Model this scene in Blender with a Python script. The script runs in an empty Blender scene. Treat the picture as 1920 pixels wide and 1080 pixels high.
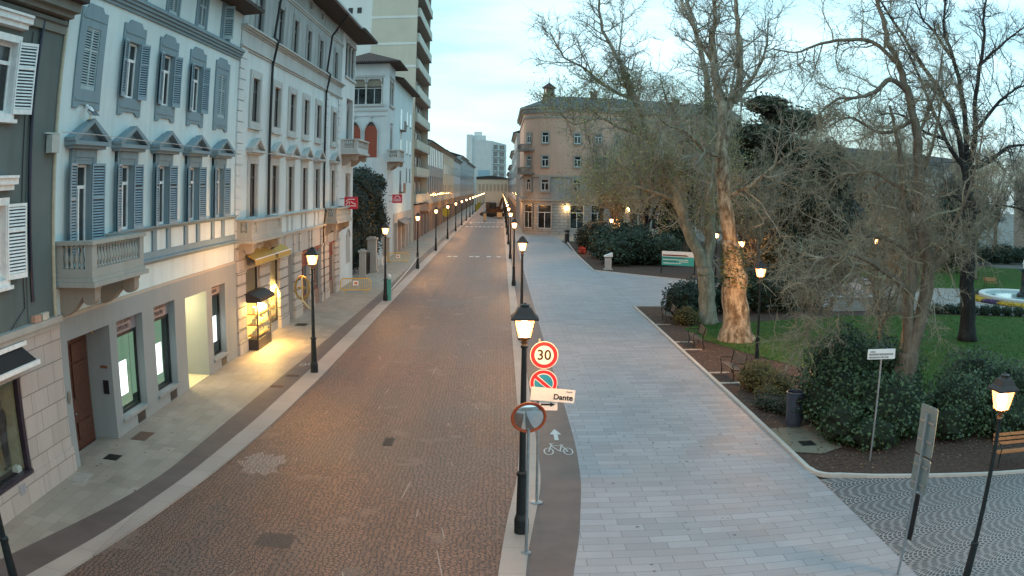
EXPO = 1.1; SKY = 0.14
import bpy, bmesh, math, random
from mathutils import Vector, Matrix, noise
random.seed(7)
R = math.radians
C = bpy.context.scene.collection
SC = bpy.context.scene
PI = math.pi

# ------------------------------------------------------------ helpers
class MB:
    """collects faces (with a material slot each) for ONE mesh object"""
    def __init__(s): s.v = []; s.f = []; s.m = []
    def poly(s, pts, m=0):
        n = len(s.v); s.v.extend(tuple(p) for p in pts); s.f.append(tuple(range(n, n+len(pts)))); s.m.append(m)
    def box(s, x0, x1, y0, y1, z0, z1, m=0):
        n = len(s.v)
        s.v += [(x0,y0,z0),(x1,y0,z0),(x1,y1,z0),(x0,y1,z0),(x0,y0,z1),(x1,y0,z1),(x1,y1,z1),(x0,y1,z1)]
        for q in ((3,2,1,0),(4,5,6,7),(0,1,5,4),(1,2,6,5),(2,3,7,6),(3,0,4,7)):
            s.f.append(tuple(n+i for i in q)); s.m.append(m)
    def prism(s, prof, x0, x1, m=0, axis='x'):
        """profile [(a,b)] extruded along axis; x: (a,b)=(y,z), y: (x,z), z: (x,y)"""
        n = len(s.v); k = len(prof)
        for t in (x0, x1):
            for a, b in prof:
                s.v.append((t,a,b) if axis == 'x' else (a,t,b) if axis == 'y' else (a,b,t))
        for i in range(k):
            j = (i+1) % k
            s.f.append((n+i, n+j, n+k+j, n+k+i)); s.m.append(m)
        s.f.append(tuple(n+i for i in reversed(range(k)))); s.m.append(m)
        s.f.append(tuple(n+k+i for i in range(k))); s.m.append(m)
    def tube(s, pts, rad, n=6, m=0, cap=True):
        pts = [Vector(p) for p in pts]
        if not hasattr(rad, '__len__'): rad = [rad]*len(pts)
        base = len(s.v); prev = None
        for i, p in enumerate(pts):
            d = (pts[min(i+1, len(pts)-1)] - pts[max(i-1, 0)])
            if d.length < 1e-9: d = Vector((0,0,1))
            d.normalize()
            if prev is None:
                a = d.cross(Vector((0,0,1)) if abs(d.z) < .9 else Vector((1,0,0))).normalized()
            else:
                a = (prev - d*prev.dot(d))
                a = a.normalized() if a.length > 1e-6 else d.orthogonal().normalized()
            prev = a; b = d.cross(a); r = rad[i]
            for k in range(n):
                t = 2*PI*k/n; c, q = math.cos(t)*r, math.sin(t)*r
                s.v.append((p.x+a.x*c+b.x*q, p.y+a.y*c+b.y*q, p.z+a.z*c+b.z*q))
        for i in range(len(pts)-1):
            for k in range(n):
                k2 = (k+1) % n
                s.f.append((base+i*n+k, base+i*n+k2, base+(i+1)*n+k2, base+(i+1)*n+k)); s.m.append(m)
        if cap:
            s.f.append(tuple(base+k for k in reversed(range(n)))); s.m.append(m)
            e = base+(len(pts)-1)*n
            s.f.append(tuple(e+k for k in range(n))); s.m.append(m)
    def lathe(s, prof, n=12, c=(0,0,0), m=0, ph=0.0):
        base = len(s.v)
        for r, z in prof:
            for k in range(n):
                t = 2*PI*k/n+ph
                s.v.append((c[0]+r*math.cos(t), c[1]+r*math.sin(t), c[2]+z))
        for i in range(len(prof)-1):
            for k in range(n):
                k2 = (k+1) % n
                s.f.append((base+i*n+k, base+i*n+k2, base+(i+1)*n+k2, base+(i+1)*n+k)); s.m.append(m)
        if prof[0][0] > 1e-4: s.f.append(tuple(base+k for k in reversed(range(n)))); s.m.append(m)
        if prof[-1][0] > 1e-4:
            e = base+(len(prof)-1)*n; s.f.append(tuple(e+k for k in range(n))); s.m.append(m)
    def wall(s, x0, x1, z0, z1, ops=(), y=0.0, rev=.25, m=0, mr=None):
        xs = sorted({x0, x1, *[min(max(o[i],x0),x1) for o in ops for i in (0,1)]})
        zs = sorted({z0, z1, *[min(max(o[i],z0),z1) for o in ops for i in (2,3)]})
        for i in range(len(xs)-1):
            for j in range(len(zs)-1):
                cx, cz = (xs[i]+xs[i+1])/2, (zs[j]+zs[j+1])/2
                if any(o[0] < cx < o[1] and o[2] < cz < o[3] for o in ops): continue
                s.poly([(xs[i],y,zs[j]),(xs[i+1],y,zs[j]),(xs[i+1],y,zs[j+1]),(xs[i],y,zs[j+1])], m)
        mr = m if mr is None else mr
        for o in ops:
            a, b, c, d = o[:4]; r = o[4] if len(o) > 4 else rev
            s.poly([(a,y,c),(a,y+r,c),(a,y+r,d),(a,y,d)], mr); s.poly([(b,y,c),(b,y,d),(b,y+r,d),(b,y+r,c)], mr)
            s.poly([(a,y,d),(a,y+r,d),(b,y+r,d),(b,y,d)], mr); s.poly([(a,y,c),(b,y,c),(b,y+r,c),(a,y+r,c)], mr)
    def mesh(s, name, mats, smooth=False):
        me = bpy.data.meshes.new(name)
        me.from_pydata(s.v, [], s.f)
        if not isinstance(mats, (list, tuple)): mats = [mats]
        for x in mats: me.materials.append(x)
        if len(mats) > 1: me.polygons.foreach_set('material_index', s.m)
        if smooth: me.polygons.foreach_set('use_smooth', [True]*len(s.f))
        me.update()
        return me
    def build(s, name, mats, parent=None, loc=(0,0,0), rz=0, smooth=False):
        return inst(name, s.mesh(name, mats, smooth), parent, loc, rz)

def inst(name, me, parent=None, loc=(0,0,0), rz=0):
    o = bpy.data.objects.new(name, me); C.objects.link(o)
    o.location = loc; o.rotation_euler = (0,0,rz)
    if parent is not None: o.parent = parent
    return o
def tag(o, label=None, cat=None, group=None, kind=None):
    if label: o['label'] = label
    if cat: o['category'] = cat
    if group: o['group'] = group
    if kind: o['kind'] = kind
    return o
def thing(name, label, cat, loc=(0,0,0), rz=0, group=None):
    o = inst(name, None, None, loc, rz); o.empty_display_size = .3
    return tag(o, label, cat, group)
def struct(name, mb, mats): return tag(mb.build(name, mats), kind='structure')
def kids(o): return [c for c in bpy.data.objects if c.parent == o]
def copy_tree(o, parent=None, tree=None):
    if tree is None:
        tree = {}
        for c in bpy.data.objects:
            if c.parent is not None: tree.setdefault(c.parent.name, []).append(c)
    c = o.copy(); C.objects.link(c)
    if parent is not None: c.parent = parent
    for ch in tree.get(o.name, []): copy_tree(ch, c, tree)
    return c
def dup(o, loc, rz=None, label=None, scale=None):
    c = copy_tree(o); c.location = loc
    if rz is not None: c.rotation_euler = (0,0,rz)
    if label: c['label'] = label
    if scale: c.scale = (scale,)*3
    return c
def text(name, body, size, mat, parent, loc, rot, align='CENTER', sx=1.0, bold=0.0):
    cu = bpy.data.curves.new(name, 'FONT'); cu.body = body; cu.size = size; cu.align_x = align; cu.align_y = 'CENTER'
    cu.extrude = .003; cu.offset = bold; cu.resolution_u = 3
    t = bpy.data.objects.new(name+'_curve', cu); C.objects.link(t)
    dg = bpy.context.evaluated_depsgraph_get()
    me = bpy.data.meshes.new_from_object(t.evaluated_get(dg)); me.materials.clear(); me.materials.append(mat)
    bpy.data.objects.remove(t); bpy.data.curves.remove(cu)
    o = bpy.data.objects.new(name, me); C.objects.link(o); o.location = loc; o.rotation_euler = rot
    o.scale = (sx,1,1)
    if parent is not None: o.parent = parent
    return o

# ------------------------------------------------------------ materials
def nodes(name):
    m = bpy.data.materials.new(name); m.use_nodes = True
    nt = m.node_tree; b = nt.nodes['Principled BSDF']
    return m, nt, b
def N(nt, t, **k):
    n = nt.nodes.new(t)
    for a, v in k.items():
        if a.startswith('i_'):
            key = a[2:]; key = int(key) if key.isdigit() else key.replace('_', ' ')
            n.inputs[key].default_value = v
        else: setattr(n, a, v)
    return n
def L(nt, a, b): nt.links.new(a, b)
def col4(c): return (c[0], c[1], c[2], 1)
def mixc(nt, fac, a, b, blend='MIX'):
    n = nt.nodes.new('ShaderNodeMix'); n.data_type = 'RGBA'; n.blend_type = blend
    for idx, v in ((0, fac), (6, a), (7, b)):
        if hasattr(v, 'is_output'): nt.links.new(v, n.inputs[idx])
        elif idx == 0: n.inputs[0].default_value = v
        else: n.inputs[idx].default_value = col4(v)
    return n.outputs[2]
def mth(nt, op, a, b=None, c=None):
    n = nt.nodes.new('ShaderNodeMath'); n.operation = op
    for i, v in enumerate((a, b, c)):
        if v is None: continue
        if hasattr(v, 'is_output'): nt.links.new(v, n.inputs[i])
        else: n.inputs[i].default_value = v
    return n.outputs[0]
def pos(nt): return nt.nodes.new('ShaderNodeNewGeometry').outputs['Position']
def scaled(nt, v, s):
    n = nt.nodes.new('ShaderNodeMapping'); n.inputs['Scale'].default_value = s; nt.links.new(v, n.inputs[0]); return n.outputs[0]
def ramp(nt, v, a, b):
    n = nt.nodes.new('ShaderNodeMapRange'); n.inputs[1].default_value = a; n.inputs[2].default_value = b
    nt.links.new(v, n.inputs[0]); return n.outputs[0]
def noi(nt, v, sc, det=4, rough=.55):
    n = nt.nodes.new('ShaderNodeTexNoise'); n.inputs['Scale'].default_value = sc; n.inputs['Detail'].default_value = det
    n.inputs['Roughness'].default_value = rough; nt.links.new(v, n.inputs['Vector']); return n.outputs[0]
def bump(nt, b, h, s=.3, d=.02):
    n = nt.nodes.new('ShaderNodeBump'); n.inputs['Strength'].default_value = s; n.inputs['Distance'].default_value = d
    nt.links.new(h, n.inputs['Height']); nt.links.new(n.outputs[0], b.inputs['Normal'])

MATS = {}
def flat(name, c, rough=.6, metal=0.0, var=.12, sc=6.0, bmp=0.0, spec=.4):
    """painted / cast / fabric surface: base colour with mild blotches"""
    if name in MATS: return MATS[name]
    m, nt, b = nodes(name); p = pos(nt); f = noi(nt, p, sc, 5)
    b.inputs['Roughness'].default_value = rough; b.inputs['Metallic'].default_value = metal
    b.inputs['Specular IOR Level'].default_value = spec
    L(nt, mixc(nt, ramp(nt, f, .3, .7), [x*(1-var) for x in c], [min(1, x*(1+var)) for x in c]), b.inputs['Base Color'])
    if bmp: bump(nt, b, noi(nt, p, sc*6, 3), bmp, .01)
    MATS[name] = m; return m
def stucco(name, c, stain=.28, rough=.85, streak=1.0):
    """rendered facade: blotches, rain streaks and patchy wear, fine grain"""
    if name in MATS: return MATS[name]
    m, nt, b = nodes(name); p = pos(nt)
    big = ramp(nt, noi(nt, p, .35, 6, .6), .35, .7)
    st = ramp(nt, noi(nt, scaled(nt, p, (2.6,2.6,.16)), 1.0, 5, .65), .48, .78)
    fine = ramp(nt, noi(nt, p, 9, 6, .7), .3, .75)
    c1 = mixc(nt, big, [x*(1-stain*.45) for x in c], [min(1, x*1.06) for x in c])
    c2 = mixc(nt, mth(nt, 'MULTIPLY', st, stain*1.3*streak), c1, [c[0]*.5, c[1]*.49, c[2]*.45])
    c3 = mixc(nt, mth(nt, 'MULTIPLY', fine, .22), c2, [x*.74 for x in c])
    L(nt, c3, b.inputs['Base Color']); b.inputs['Roughness'].default_value = rough
    b.inputs['Specular IOR Level'].default_value = .25
    bump(nt, b, noi(nt, p, 28, 4, .7), .25, .012)
    MATS[name] = m; return m
def emit(name, c, s, through=False):
    if name in MATS: return MATS[name]
    m = bpy.data.materials.new(name); m.use_nodes = True; nt = m.node_tree; nt.nodes.clear()
    o = N(nt, 'ShaderNodeOutputMaterial'); e = N(nt, 'ShaderNodeEmission'); e.inputs[0].default_value = col4(c); e.inputs[1].default_value = s
    if through:
        t = N(nt, 'ShaderNodeBsdfTransparent'); t.inputs[0].default_value = (.8,.78,.72,1)
        a = N(nt, 'ShaderNodeAddShader'); L(nt, e.outputs[0], a.inputs[0]); L(nt, t.outputs[0], a.inputs[1]); L(nt, a.outputs[0], o.inputs[0])
    else: L(nt, e.outputs[0], o.inputs[0])
    MATS[name] = m; return m
def leafmat(name, c, var=.5, rough=.5, c2=None):
    """leaves: every leaf (mesh island) gets its own tone"""
    if name in MATS: return MATS[name]
    m, nt, b = nodes(name)
    g = nt.nodes.new('ShaderNodeNewGeometry')
    r = g.outputs['Random Per Island']
    a = [x*(1-var) for x in c]; z = c2 if c2 else [min(1, x*(1+var)) for x in c]
    cl = ramp(nt, noi(nt, g.outputs['Position'], 1.3, 3), .35, .65)
    cc = mixc(nt, r, a, z)
    L(nt, mixc(nt, mth(nt, 'MULTIPLY', cl, .45), cc, [x*.55 for x in c]), b.inputs['Base Color'])
    b.inputs['Roughness'].default_value = rough; b.inputs['Specular IOR Level'].default_value = .3
    MATS[name] = m; return m
def bark(name, c, patch, amt=.5, rough=.85, vs=(1,1,.45), sc=3.2):
    """plane bark: flaking plates in two tones with fine vertical fissures"""
    if name in MATS: return MATS[name]
    m, nt, b = nodes(name); p = pos(nt)
    v = N(nt, 'ShaderNodeTexVoronoi'); v.inputs['Scale'].default_value = sc*1.6
    w = N(nt, 'ShaderNodeVectorMath', operation='ADD')
    nz = N(nt, 'ShaderNodeTexNoise'); nz.inputs['Scale'].default_value = 5; L(nt, p, nz.inputs[0])
    sp = scaled(nt, p, vs); L(nt, sp, w.inputs[0]); L(nt, nz.outputs[1], w.inputs[1]); L(nt, w.outputs[0], v.inputs[0])
    pl = ramp(nt, noi(nt, sp, sc, 5, .6), .5-.18*amt, .62)
    f = ramp(nt, noi(nt, scaled(nt, p, (14,14,3)), 1, 6, .7), .3, .7)
    c1 = mixc(nt, pl, c, patch)
    sepc = N(nt, 'ShaderNodeSeparateColor'); L(nt, v.outputs['Color'], sepc.inputs[0])
    c2 = mixc(nt, mth(nt, 'MULTIPLY', sepc.outputs[0], .35), c1, [x*.5 for x in c])
    L(nt, mixc(nt, mth(nt, 'MULTIPLY', f, .4), c2, [x*.42 for x in c]), b.inputs['Base Color'])
    b.inputs['Roughness'].default_value = rough; b.inputs['Specular IOR Level'].default_value = .2
    bump(nt, b, f, .7, .03)
    MATS[name] = m; return m
def bricks(nt, vec, w, h, mort, off=.5, bias=0.0, sq=1.0):
    n = N(nt, 'ShaderNodeTexBrick'); n.offset = off; n.squash = sq
    n.inputs['Scale'].default_value = 1; n.inputs['Brick Width'].default_value = w; n.inputs['Row Height'].default_value = h
    n.inputs['Mortar Size'].default_value = mort; n.inputs['Mortar Smooth'].default_value = .3; n.inputs['Bias'].default_value = bias
    n.inputs['Color1'].default_value = (0,0,0,1); n.inputs['Color2'].default_value = (1,1,1,1); n.inputs['Mortar'].default_value = (.5,.5,.5,1)
    L(nt, vec, n.inputs[0]); return n
def comb(nt, x, y, z=0.0):
    n = N(nt, 'ShaderNodeCombineXYZ')
    for i, v in enumerate((x,y,z)):
        if hasattr(v, 'is_output'): L(nt, v, n.inputs[i])
        else: n.inputs[i].default_value = v
    return n.outputs[0]
def slabs(name, c, w, h, rot=False, mort=.006, var=.22, rough=.5, dark=.45, off=.37, wet=.12):
    """stone flags: courses of slabs with thin dark joints, each slab its own tone, worn sheen"""
    m, nt, b = nodes(name); p = pos(nt)
    s = N(nt, 'ShaderNodeSeparateXYZ'); L(nt, p, s.inputs[0])
    vec = comb(nt, s.outputs[1], s.outputs[0]) if rot else comb(nt, s.outputs[0], s.outputs[1])
    wob = N(nt, 'ShaderNodeTexNoise'); wob.inputs['Scale'].default_value = .8; L(nt, p, wob.inputs[0])
    vm = N(nt, 'ShaderNodeVectorMath', operation='MULTIPLY_ADD'); L(nt, wob.outputs[1], vm.inputs[0]); vm.inputs[1].default_value = (.03,.03,0); L(nt, vec, vm.inputs[2])
    br = bricks(nt, vm.outputs[0], w, h, mort, off, 0, 1.0)
    br2 = bricks(nt, vm.outputs[0], w*2, h*2, .0001, .61)
    a = [x*(1-var) for x in c]; z = [min(1, x*(1+var)) for x in c]
    c1 = mixc(nt, br.outputs[0], a, z); c1 = mixc(nt, mth(nt, 'MULTIPLY', br2.outputs[0], .3), c1, [x*1.12 for x in c])
    stn = ramp(nt, noi(nt, p, .55, 6, .62), .42, .72); grain = ramp(nt, noi(nt, p, 22, 5, .7), .3, .7)
    c2 = mixc(nt, mth(nt, 'MULTIPLY', stn, .5), c1, [x*.6 for x in c])
    c3 = mixc(nt, mth(nt, 'MULTIPLY', grain, .18), c2, [x*.7 for x in c])
    L(nt, mixc(nt, mth(nt, 'MULTIPLY', br.outputs['Fac'], .75), c3, [x*dark for x in c]), b.inputs['Base Color'])
    L(nt, mth(nt, 'ADD', mth(nt, 'MULTIPLY', grain, .2), mth(nt, 'SUBTRACT', rough, mth(nt, 'MULTIPLY', stn, wet))), b.inputs['Roughness'])
    h_ = mth(nt, 'SUBTRACT', mth(nt, 'MULTIPLY', grain, .25), br.outputs['Fac'])
    bump(nt, b, h_, .35, .008)
    return m
def setts(name, c, joint, size, lane, arc, swap=False, jw=.016, var=.3, rough=.6, cvar=None, patch=0.0, wamp=.12, wfine=.05, cool=None, rand=.5, rows=False):
    """cobbled setts in segmental arcs: rows bow across lanes, irregular stones"""
    m, nt, b = nodes(name); p = pos(nt)
    wob = N(nt, 'ShaderNodeTexNoise'); wob.inputs['Scale'].default_value = 2.2; wob.inputs['Detail'].default_value = 3; L(nt, p, wob.inputs[0])
    vm0 = N(nt, 'ShaderNodeVectorMath', operation='MULTIPLY_ADD'); L(nt, wob.outputs[1], vm0.inputs[0]); vm0.inputs[1].default_value = (wamp,wamp,0); L(nt, p, vm0.inputs[2])
    wob2 = N(nt, 'ShaderNodeTexNoise'); wob2.inputs['Scale'].default_value = 11; wob2.inputs['Detail'].default_value = 1; L(nt, p, wob2.inputs[0])
    vm = N(nt, 'ShaderNodeVectorMath', operation='MULTIPLY_ADD'); L(nt, wob2.outputs[1], vm.inputs[0]); vm.inputs[1].default_value = (wfine,wfine,0); L(nt, vm0.outputs[0], vm.inputs[2])
    s = N(nt, 'ShaderNodeSeparateXYZ'); L(nt, vm.outputs[0], s.inputs[0])
    X, Y = (s.outputs[1], s.outputs[0]) if swap else (s.outputs[0], s.outputs[1])
    fx = mth(nt, 'SUBTRACT', mth(nt, 'FRACT', mth(nt, 'DIVIDE', X, lane)), .5)          # -0.5..0.5 in the lane
    xl = mth(nt, 'MULTIPLY', fx, lane)
    bow = mth(nt, 'MULTIPLY', mth(nt, 'MULTIPLY', fx, fx), arc)
    yy = mth(nt, 'ADD', Y, bow)
    lane_id = mth(nt, 'FLOOR', mth(nt, 'DIVIDE', X, lane))
    vec = comb(nt, mth(nt, 'ADD', xl, mth(nt, 'MULTIPLY', lane_id, 7.31)), yy)
    sv = scaled(nt, vec, (1/(size*1.06), 1/size, 1))
    vc = N(nt, 'ShaderNodeTexVoronoi', voronoi_dimensions='2D', feature='F1'); ve = N(nt, 'ShaderNodeTexVoronoi', voronoi_dimensions='2D', feature='DISTANCE_TO_EDGE')
    for v_ in (vc, ve): v_.inputs['Scale'].default_value = 1; v_.inputs['Randomness'].default_value = rand; L(nt, sv, v_.inputs['Vector'])
    joint_f = mth(nt, 'SUBTRACT', 1.0, ramp(nt, ve.outputs['Distance'], jw*.35/size, jw*1.1/size))
    sp_ = N(nt, 'ShaderNodeSeparateColor'); L(nt, vc.outputs['Color'], sp_.inputs[0]); stone_r = sp_.outputs[0]
    if rows:
        br = bricks(nt, vec, size*1.12, size, jw, .5); stone_r = br.outputs[0]; joint_f = br.outputs['Fac']
    a = [x*(1-var) for x in c]; z = cvar if cvar else [min(1, x*(1+var)) for x in c]
    c1 = mixc(nt, stone_r, a, z)
    big = ramp(nt, noi(nt, p, .28, 6, .6), .38, .68); mid = ramp(nt, noi(nt, p, 2.4, 5, .65), .35, .7); g = ramp(nt, noi(nt, p, 30, 4, .7), .3, .7)
    c2 = mixc(nt, mth(nt, 'MULTIPLY', big, .4), c1, [x*.62 for x in c])
    c2 = mixc(nt, mth(nt, 'MULTIPLY', mid, .3), c2, [min(1, c[0]*1.2), c[1]*1.2, c[2]*1.25])
    if cool:
        cf = ramp(nt, noi(nt, p, .17, 5, .6), .44, .6); c2 = mixc(nt, mth(nt, 'MULTIPLY', cf, .75), c2, cool)
        tr_ = ramp(nt, noi(nt, scaled(nt, p, (1.1,.05,1)), 1, 5, .6), .5, .7); c2 = mixc(nt, mth(nt, 'MULTIPLY', tr_, .6), c2, [x*1.5 for x in c])
    c3 = mixc(nt, mth(nt, 'MULTIPLY', g, .25), c2, [x*.6 for x in c])
    jf = mth(nt, 'MULTIPLY', joint_f, .86); jc = mixc(nt, mid, joint, [x*.75 for x in joint])
    if patch:   # mortar smeared light in places
        pf = ramp(nt, noi(nt, p, .55, 4, .6), .615, .65); jc = mixc(nt, mth(nt, 'MULTIPLY', pf, patch), jc, (.30,.26,.22))
    L(nt, mixc(nt, jf, c3, jc), b.inputs['Base Color'])
    L(nt, mth(nt, 'ADD', rough-.12, mth(nt, 'MULTIPLY', g, .25)), b.inputs['Roughness'])
    bump(nt, b, mth(nt, 'SUBTRACT', mth(nt, 'ADD', mth(nt, 'MULTIPLY', g, .3), mth(nt, 'MULTIPLY', stone_r, .3)), joint_f), .6, .014)
    return m

GLASS, gnt, gb = nodes('window_glass')
gp = pos(gnt)
L(gnt, mixc(gnt, ramp(gnt, noi(gnt, gp, .7, 3), .4, .65), (.012,.015,.017), (.05,.06,.062)), gb.inputs['Base Color'])
gb.inputs['Roughness'].default_value = .07; gb.inputs['Specular IOR Level'].default_value = .7
bump(gnt, gb, noi(gnt, gp, 1.1, 2), .05, .02)
def clear_glass():
    m = bpy.data.materials.new('clear_glass'); m.use_nodes = True; nt = m.node_tree; nt.nodes.clear()
    o = N(nt, 'ShaderNodeOutputMaterial'); t = N(nt, 'ShaderNodeBsdfTransparent'); t.inputs[0].default_value = (.9,.94,.92,1)
    g = N(nt, 'ShaderNodeBsdfGlossy'); g.inputs['Roughness'].default_value = .04
    x = N(nt, 'ShaderNodeMixShader'); x.inputs[0].default_value = .1
    L(nt, t.outputs[0], x.inputs[1]); L(nt, g.outputs[0], x.inputs[2]); L(nt, x.outputs[0], o.inputs[0]); return m
CLEAR = clear_glass()
BLACK = flat('black_paint', (.012,.013,.014), .4, 0, .2)
DARKIRON = flat('dark_cast_iron', (.02,.022,.022), .45, .3, .25, 12)
GREY_STEEL = flat('galvanised_steel', (.32,.34,.35), .42, .7, .15, 9)
WHITE_PAINT = flat('white_paint', (.7,.71,.7), .5)
OFFWHITE = flat('off_white_paint', (.5,.52,.5), .6)
RED = flat('sign_red', (.55,.02,.035), .4, 0, .06)
BLUE = flat('sign_blue', (.02,.22,.36), .4, 0, .06)
SIGNWHITE = flat('sign_white', (.72,.73,.72), .4, 0, .05)
SIGNBLACK = flat('sign_black', (.015,.015,.017), .5, 0, .05)
STONE_TRIM = stucco('weathered_trim_stone', (.36,.36,.33), .4)
DARKWOOD = flat('dark_stained_wood', (.05,.026,.017), .5, 0, .35, 14)
CONC = stucco('grey_concrete', (.3,.3,.29), .35)

# ------------------------------------------------------------ camera (a real webcam lens: measured fisheye polynomial)
cd = bpy.data.cameras.new('camera'); cam = bpy.data.objects.new('camera', cd); C.objects.link(cam); SC.camera = cam
rt = (0.999859585686022, -0.012170991282074557, 0.011518501768381295)
up = (-0.01009787242295388, 0.11094773210430489, 0.9937749411780521)
fw = (0.01337317779386356, 0.9937517133127988, -0.11080925233738678)
cam.matrix_world = Matrix(((rt[0],up[0],-fw[0],0),(rt[1],up[1],-fw[1],0),(rt[2],up[2],-fw[2],7.0),(0,0,0,1)))
cd.type = 'PANO'; cd.sensor_width = 36; cd.sensor_fit = 'HORIZONTAL'; cd.clip_start = .1; cd.clip_end = 5000
cd.lens = 31.0
for holder in (cd, getattr(cd, 'cycles', None)):
    if holder is None: continue
    try:
        holder.panorama_type = 'FISHEYE_LENS_POLYNOMIAL'; holder.fisheye_fov = PI
        k = (-0.03115674883240424, -6.853346764355745e-05, 5.179517577092205e-06, -5.567155259610584e-07)
        holder.fisheye_polynomial_k0 = 0.0
        holder.fisheye_polynomial_k1, holder.fisheye_polynomial_k2, holder.fisheye_polynomial_k3, holder.fisheye_polynomial_k4 = k
    except AttributeError: pass

# ------------------------------------------------------------ dusk sky and sun
SC.render.engine = 'CYCLES'
SC.view_settings.view_transform = 'Standard'; SC.view_settings.look = 'None'
SC.view_settings.exposure = EXPO; SC.view_settings.gamma = 1
SC.cycles.use_denoising = True; SC.cycles.max_bounces = 6; SC.cycles.transparent_max_bounces = 16
SC.cycles.sample_clamp_indirect = 4
w = bpy.data.worlds.new('World'); SC.world = w; w.use_nodes = True; nt = w.node_tree; nt.nodes.clear()
SUN_EL, SUN_ROT = R(5), R(-100)
o = N(nt, 'ShaderNodeOutputWorld'); bg = N(nt, 'ShaderNodeBackground'); bg.inputs[1].default_value = SKY
sky = N(nt, 'ShaderNodeTexSky', sky_type='NISHITA', sun_disc=False, sun_elevation=SUN_EL, sun_rotation=SUN_ROT)
sky.air_density = 1.3; sky.dust_density = .6; sky.ozone_density = 2.0
tc = N(nt, 'ShaderNodeTexCoord')
cl = N(nt, 'ShaderNodeTexNoise'); cl.inputs['Scale'].default_value = 2.2; cl.inputs['Detail'].default_value = 7; cl.inputs['Roughness'].default_value = .55
mp = N(nt, 'ShaderNodeMapping'); mp.inputs['Scale'].default_value = (1,1,5); mp.inputs['Rotation'].default_value = (0,R(12),R(20)); L(nt, tc.outputs['Generated'], mp.inputs[0]); L(nt, mp.outputs[0], cl.inputs[0])
cloud = mth(nt, 'ADD', mth(nt, 'MULTIPLY', ramp(nt, cl.outputs[0], .42, .72), .3), .48)
mxs = mixc(nt, cloud, (0,0,0), (2.9,5.3,6.4)); 
mxn = nt.nodes[-1]; L(nt, sky.outputs[0], mxn.inputs[6])
mxs = mixc(nt, mth(nt, 'MULTIPLY', ramp(nt, cl.outputs[0], .46, .78), .5), mxs, (5.6,6.9,7.3))
L(nt, mxs, bg.inputs[0]); L(nt, bg.outputs[0], o.inputs[0])
sl = bpy.data.lights.new('sun', 'SUN'); sl.energy = .5; sl.angle = R(20); sl.color = (1,.9,.8)
so = bpy.data.objects.new('sun', sl); C.objects.link(so)
sd = Vector((math.sin(SUN_ROT)*math.cos(SUN_EL), math.cos(SUN_ROT)*math.cos(SUN_EL), math.sin(R(12))))
so.rotation_euler = (-sd).to_track_quat('-Z', 'Y').to_euler(); so.location = (0,0,60)
# ============================================================ GROUND
def lerp_line(pts, ys):
    out = []
    for y in ys:
        if y <= pts[0][1]: a, b = pts[0], pts[1]
        elif y >= pts[-1][1]: a, b = pts[-2], pts[-1]
        else:
            for a, b in zip(pts, pts[1:]):
                if a[1] <= y <= b[1]: break
        t = (y-a[1])/(b[1]-a[1]); t = max(-1.2, min(1, t)) if y < pts[0][1] else min(1, t)
        out.append(a[0]+(b[0]-a[0])*t)
    return out
def smooth(xs, k=2):
    for _ in range(k): xs = [xs[0]]+[(xs[i-1]+2*xs[i]+xs[i+1])/4 for i in range(1, len(xs)-1)]+[xs[-1]]
    return xs
YS = [4+.5*i for i in range(73)]+[40+2*i for i in range(1,31)]+[110,130,160,200,260,330,410,420]
LE = smooth(lerp_line([(-8.24,12.91),(-7.59,16.42),(-7.16,19.91),(-6.78,24.69),(-6.6,32.0),(-6.55,44),(-6.55,420)], YS), 6)
LI = smooth(lerp_line([(-8.95,12.49),(-8.26,15.44),(-7.72,19.8),(-7.4,25.58),(-7.28,33.9),(-7.22,51),(-7.22,420)], YS), 6)
LB = smooth(lerp_line([(-9.86,13.1),(-8.75,17.33),(-8.36,19.81),(-8.2,27),(-8.0,36),(-7.85,52),(-7.85,420)], YS), 6)
RE = smooth(lerp_line([(-.1,12.5),(.02,15.35),(.19,17.92),(.46,20.85),(.6,24.5),(.6,36.3),(.6,420)], YS), 2)
RI = smooth(lerp_line([(.42,13.2),(.56,15.87),(.75,17.76),(.98,19.86),(1.05,21.3),(1.05,25.9),(1.04,53),(1.04,420)], YS), 2)
RB = smooth(lerp_line([(1.2,13.2),(1.39,15.08),(1.66,16.98),(2.0,20.63),(2.11,23.63),(2.12,27.85),(2.03,40.2),(1.98,70),(1.98,420)], YS), 2)
def strip(name, A, B, z, mats, y1=420, skirt=0):
    m = MB()
    for i in range(len(YS)-1):
        if YS[i] >= y1: break
        m.poly([(A[i],YS[i],z),(B[i],YS[i],z),(B[i+1],YS[i+1],z),(A[i+1],YS[i+1],z)])
        if skirt:
            E_ = B if skirt > 0 else A
            m.poly([(E_[i],YS[i],z),(E_[i],YS[i],-.02),(E_[i+1],YS[i+1],-.02),(E_[i+1],YS[i+1],z)])
    return struct(name, m, mats)
ASPH = setts('porphyry_setts', (.20,.092,.057), (.017,.011,.008), .106, 2.1, 4.2, jw=.022, var=.4, cvar=(.30,.15,.096), patch=.3, rough=.52, cool=(.18,.122,.098), rand=.72)
KERBM = slabs('kerb_stone', (.37,.30,.26), 1.3, 2.0, rot=True, mort=.008, var=.08, rough=.55, dark=.4)
BIKEM = flat('bike_lane_paving', (.105,.078,.07), .55, 0, .18, 1.3, .3)
PAVEM = slabs('left_pavement_flags', (.29,.25,.205), .62, .42, rot=True, var=.17, rough=.5, wet=.2)
PROMM = slabs('promenade_flags', (.295,.293,.31), .85, .36, var=.14, mort=.011, rough=.56, dark=.42, wet=.14)
FANM = setts('dark_fan_setts', (.05,.048,.05), (.40,.38,.37), .125, 1.25, -2.6, swap=True, jw=.017, rows=True, var=.35, rough=.5, wamp=.05, wfine=.02, rand=.35)
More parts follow.
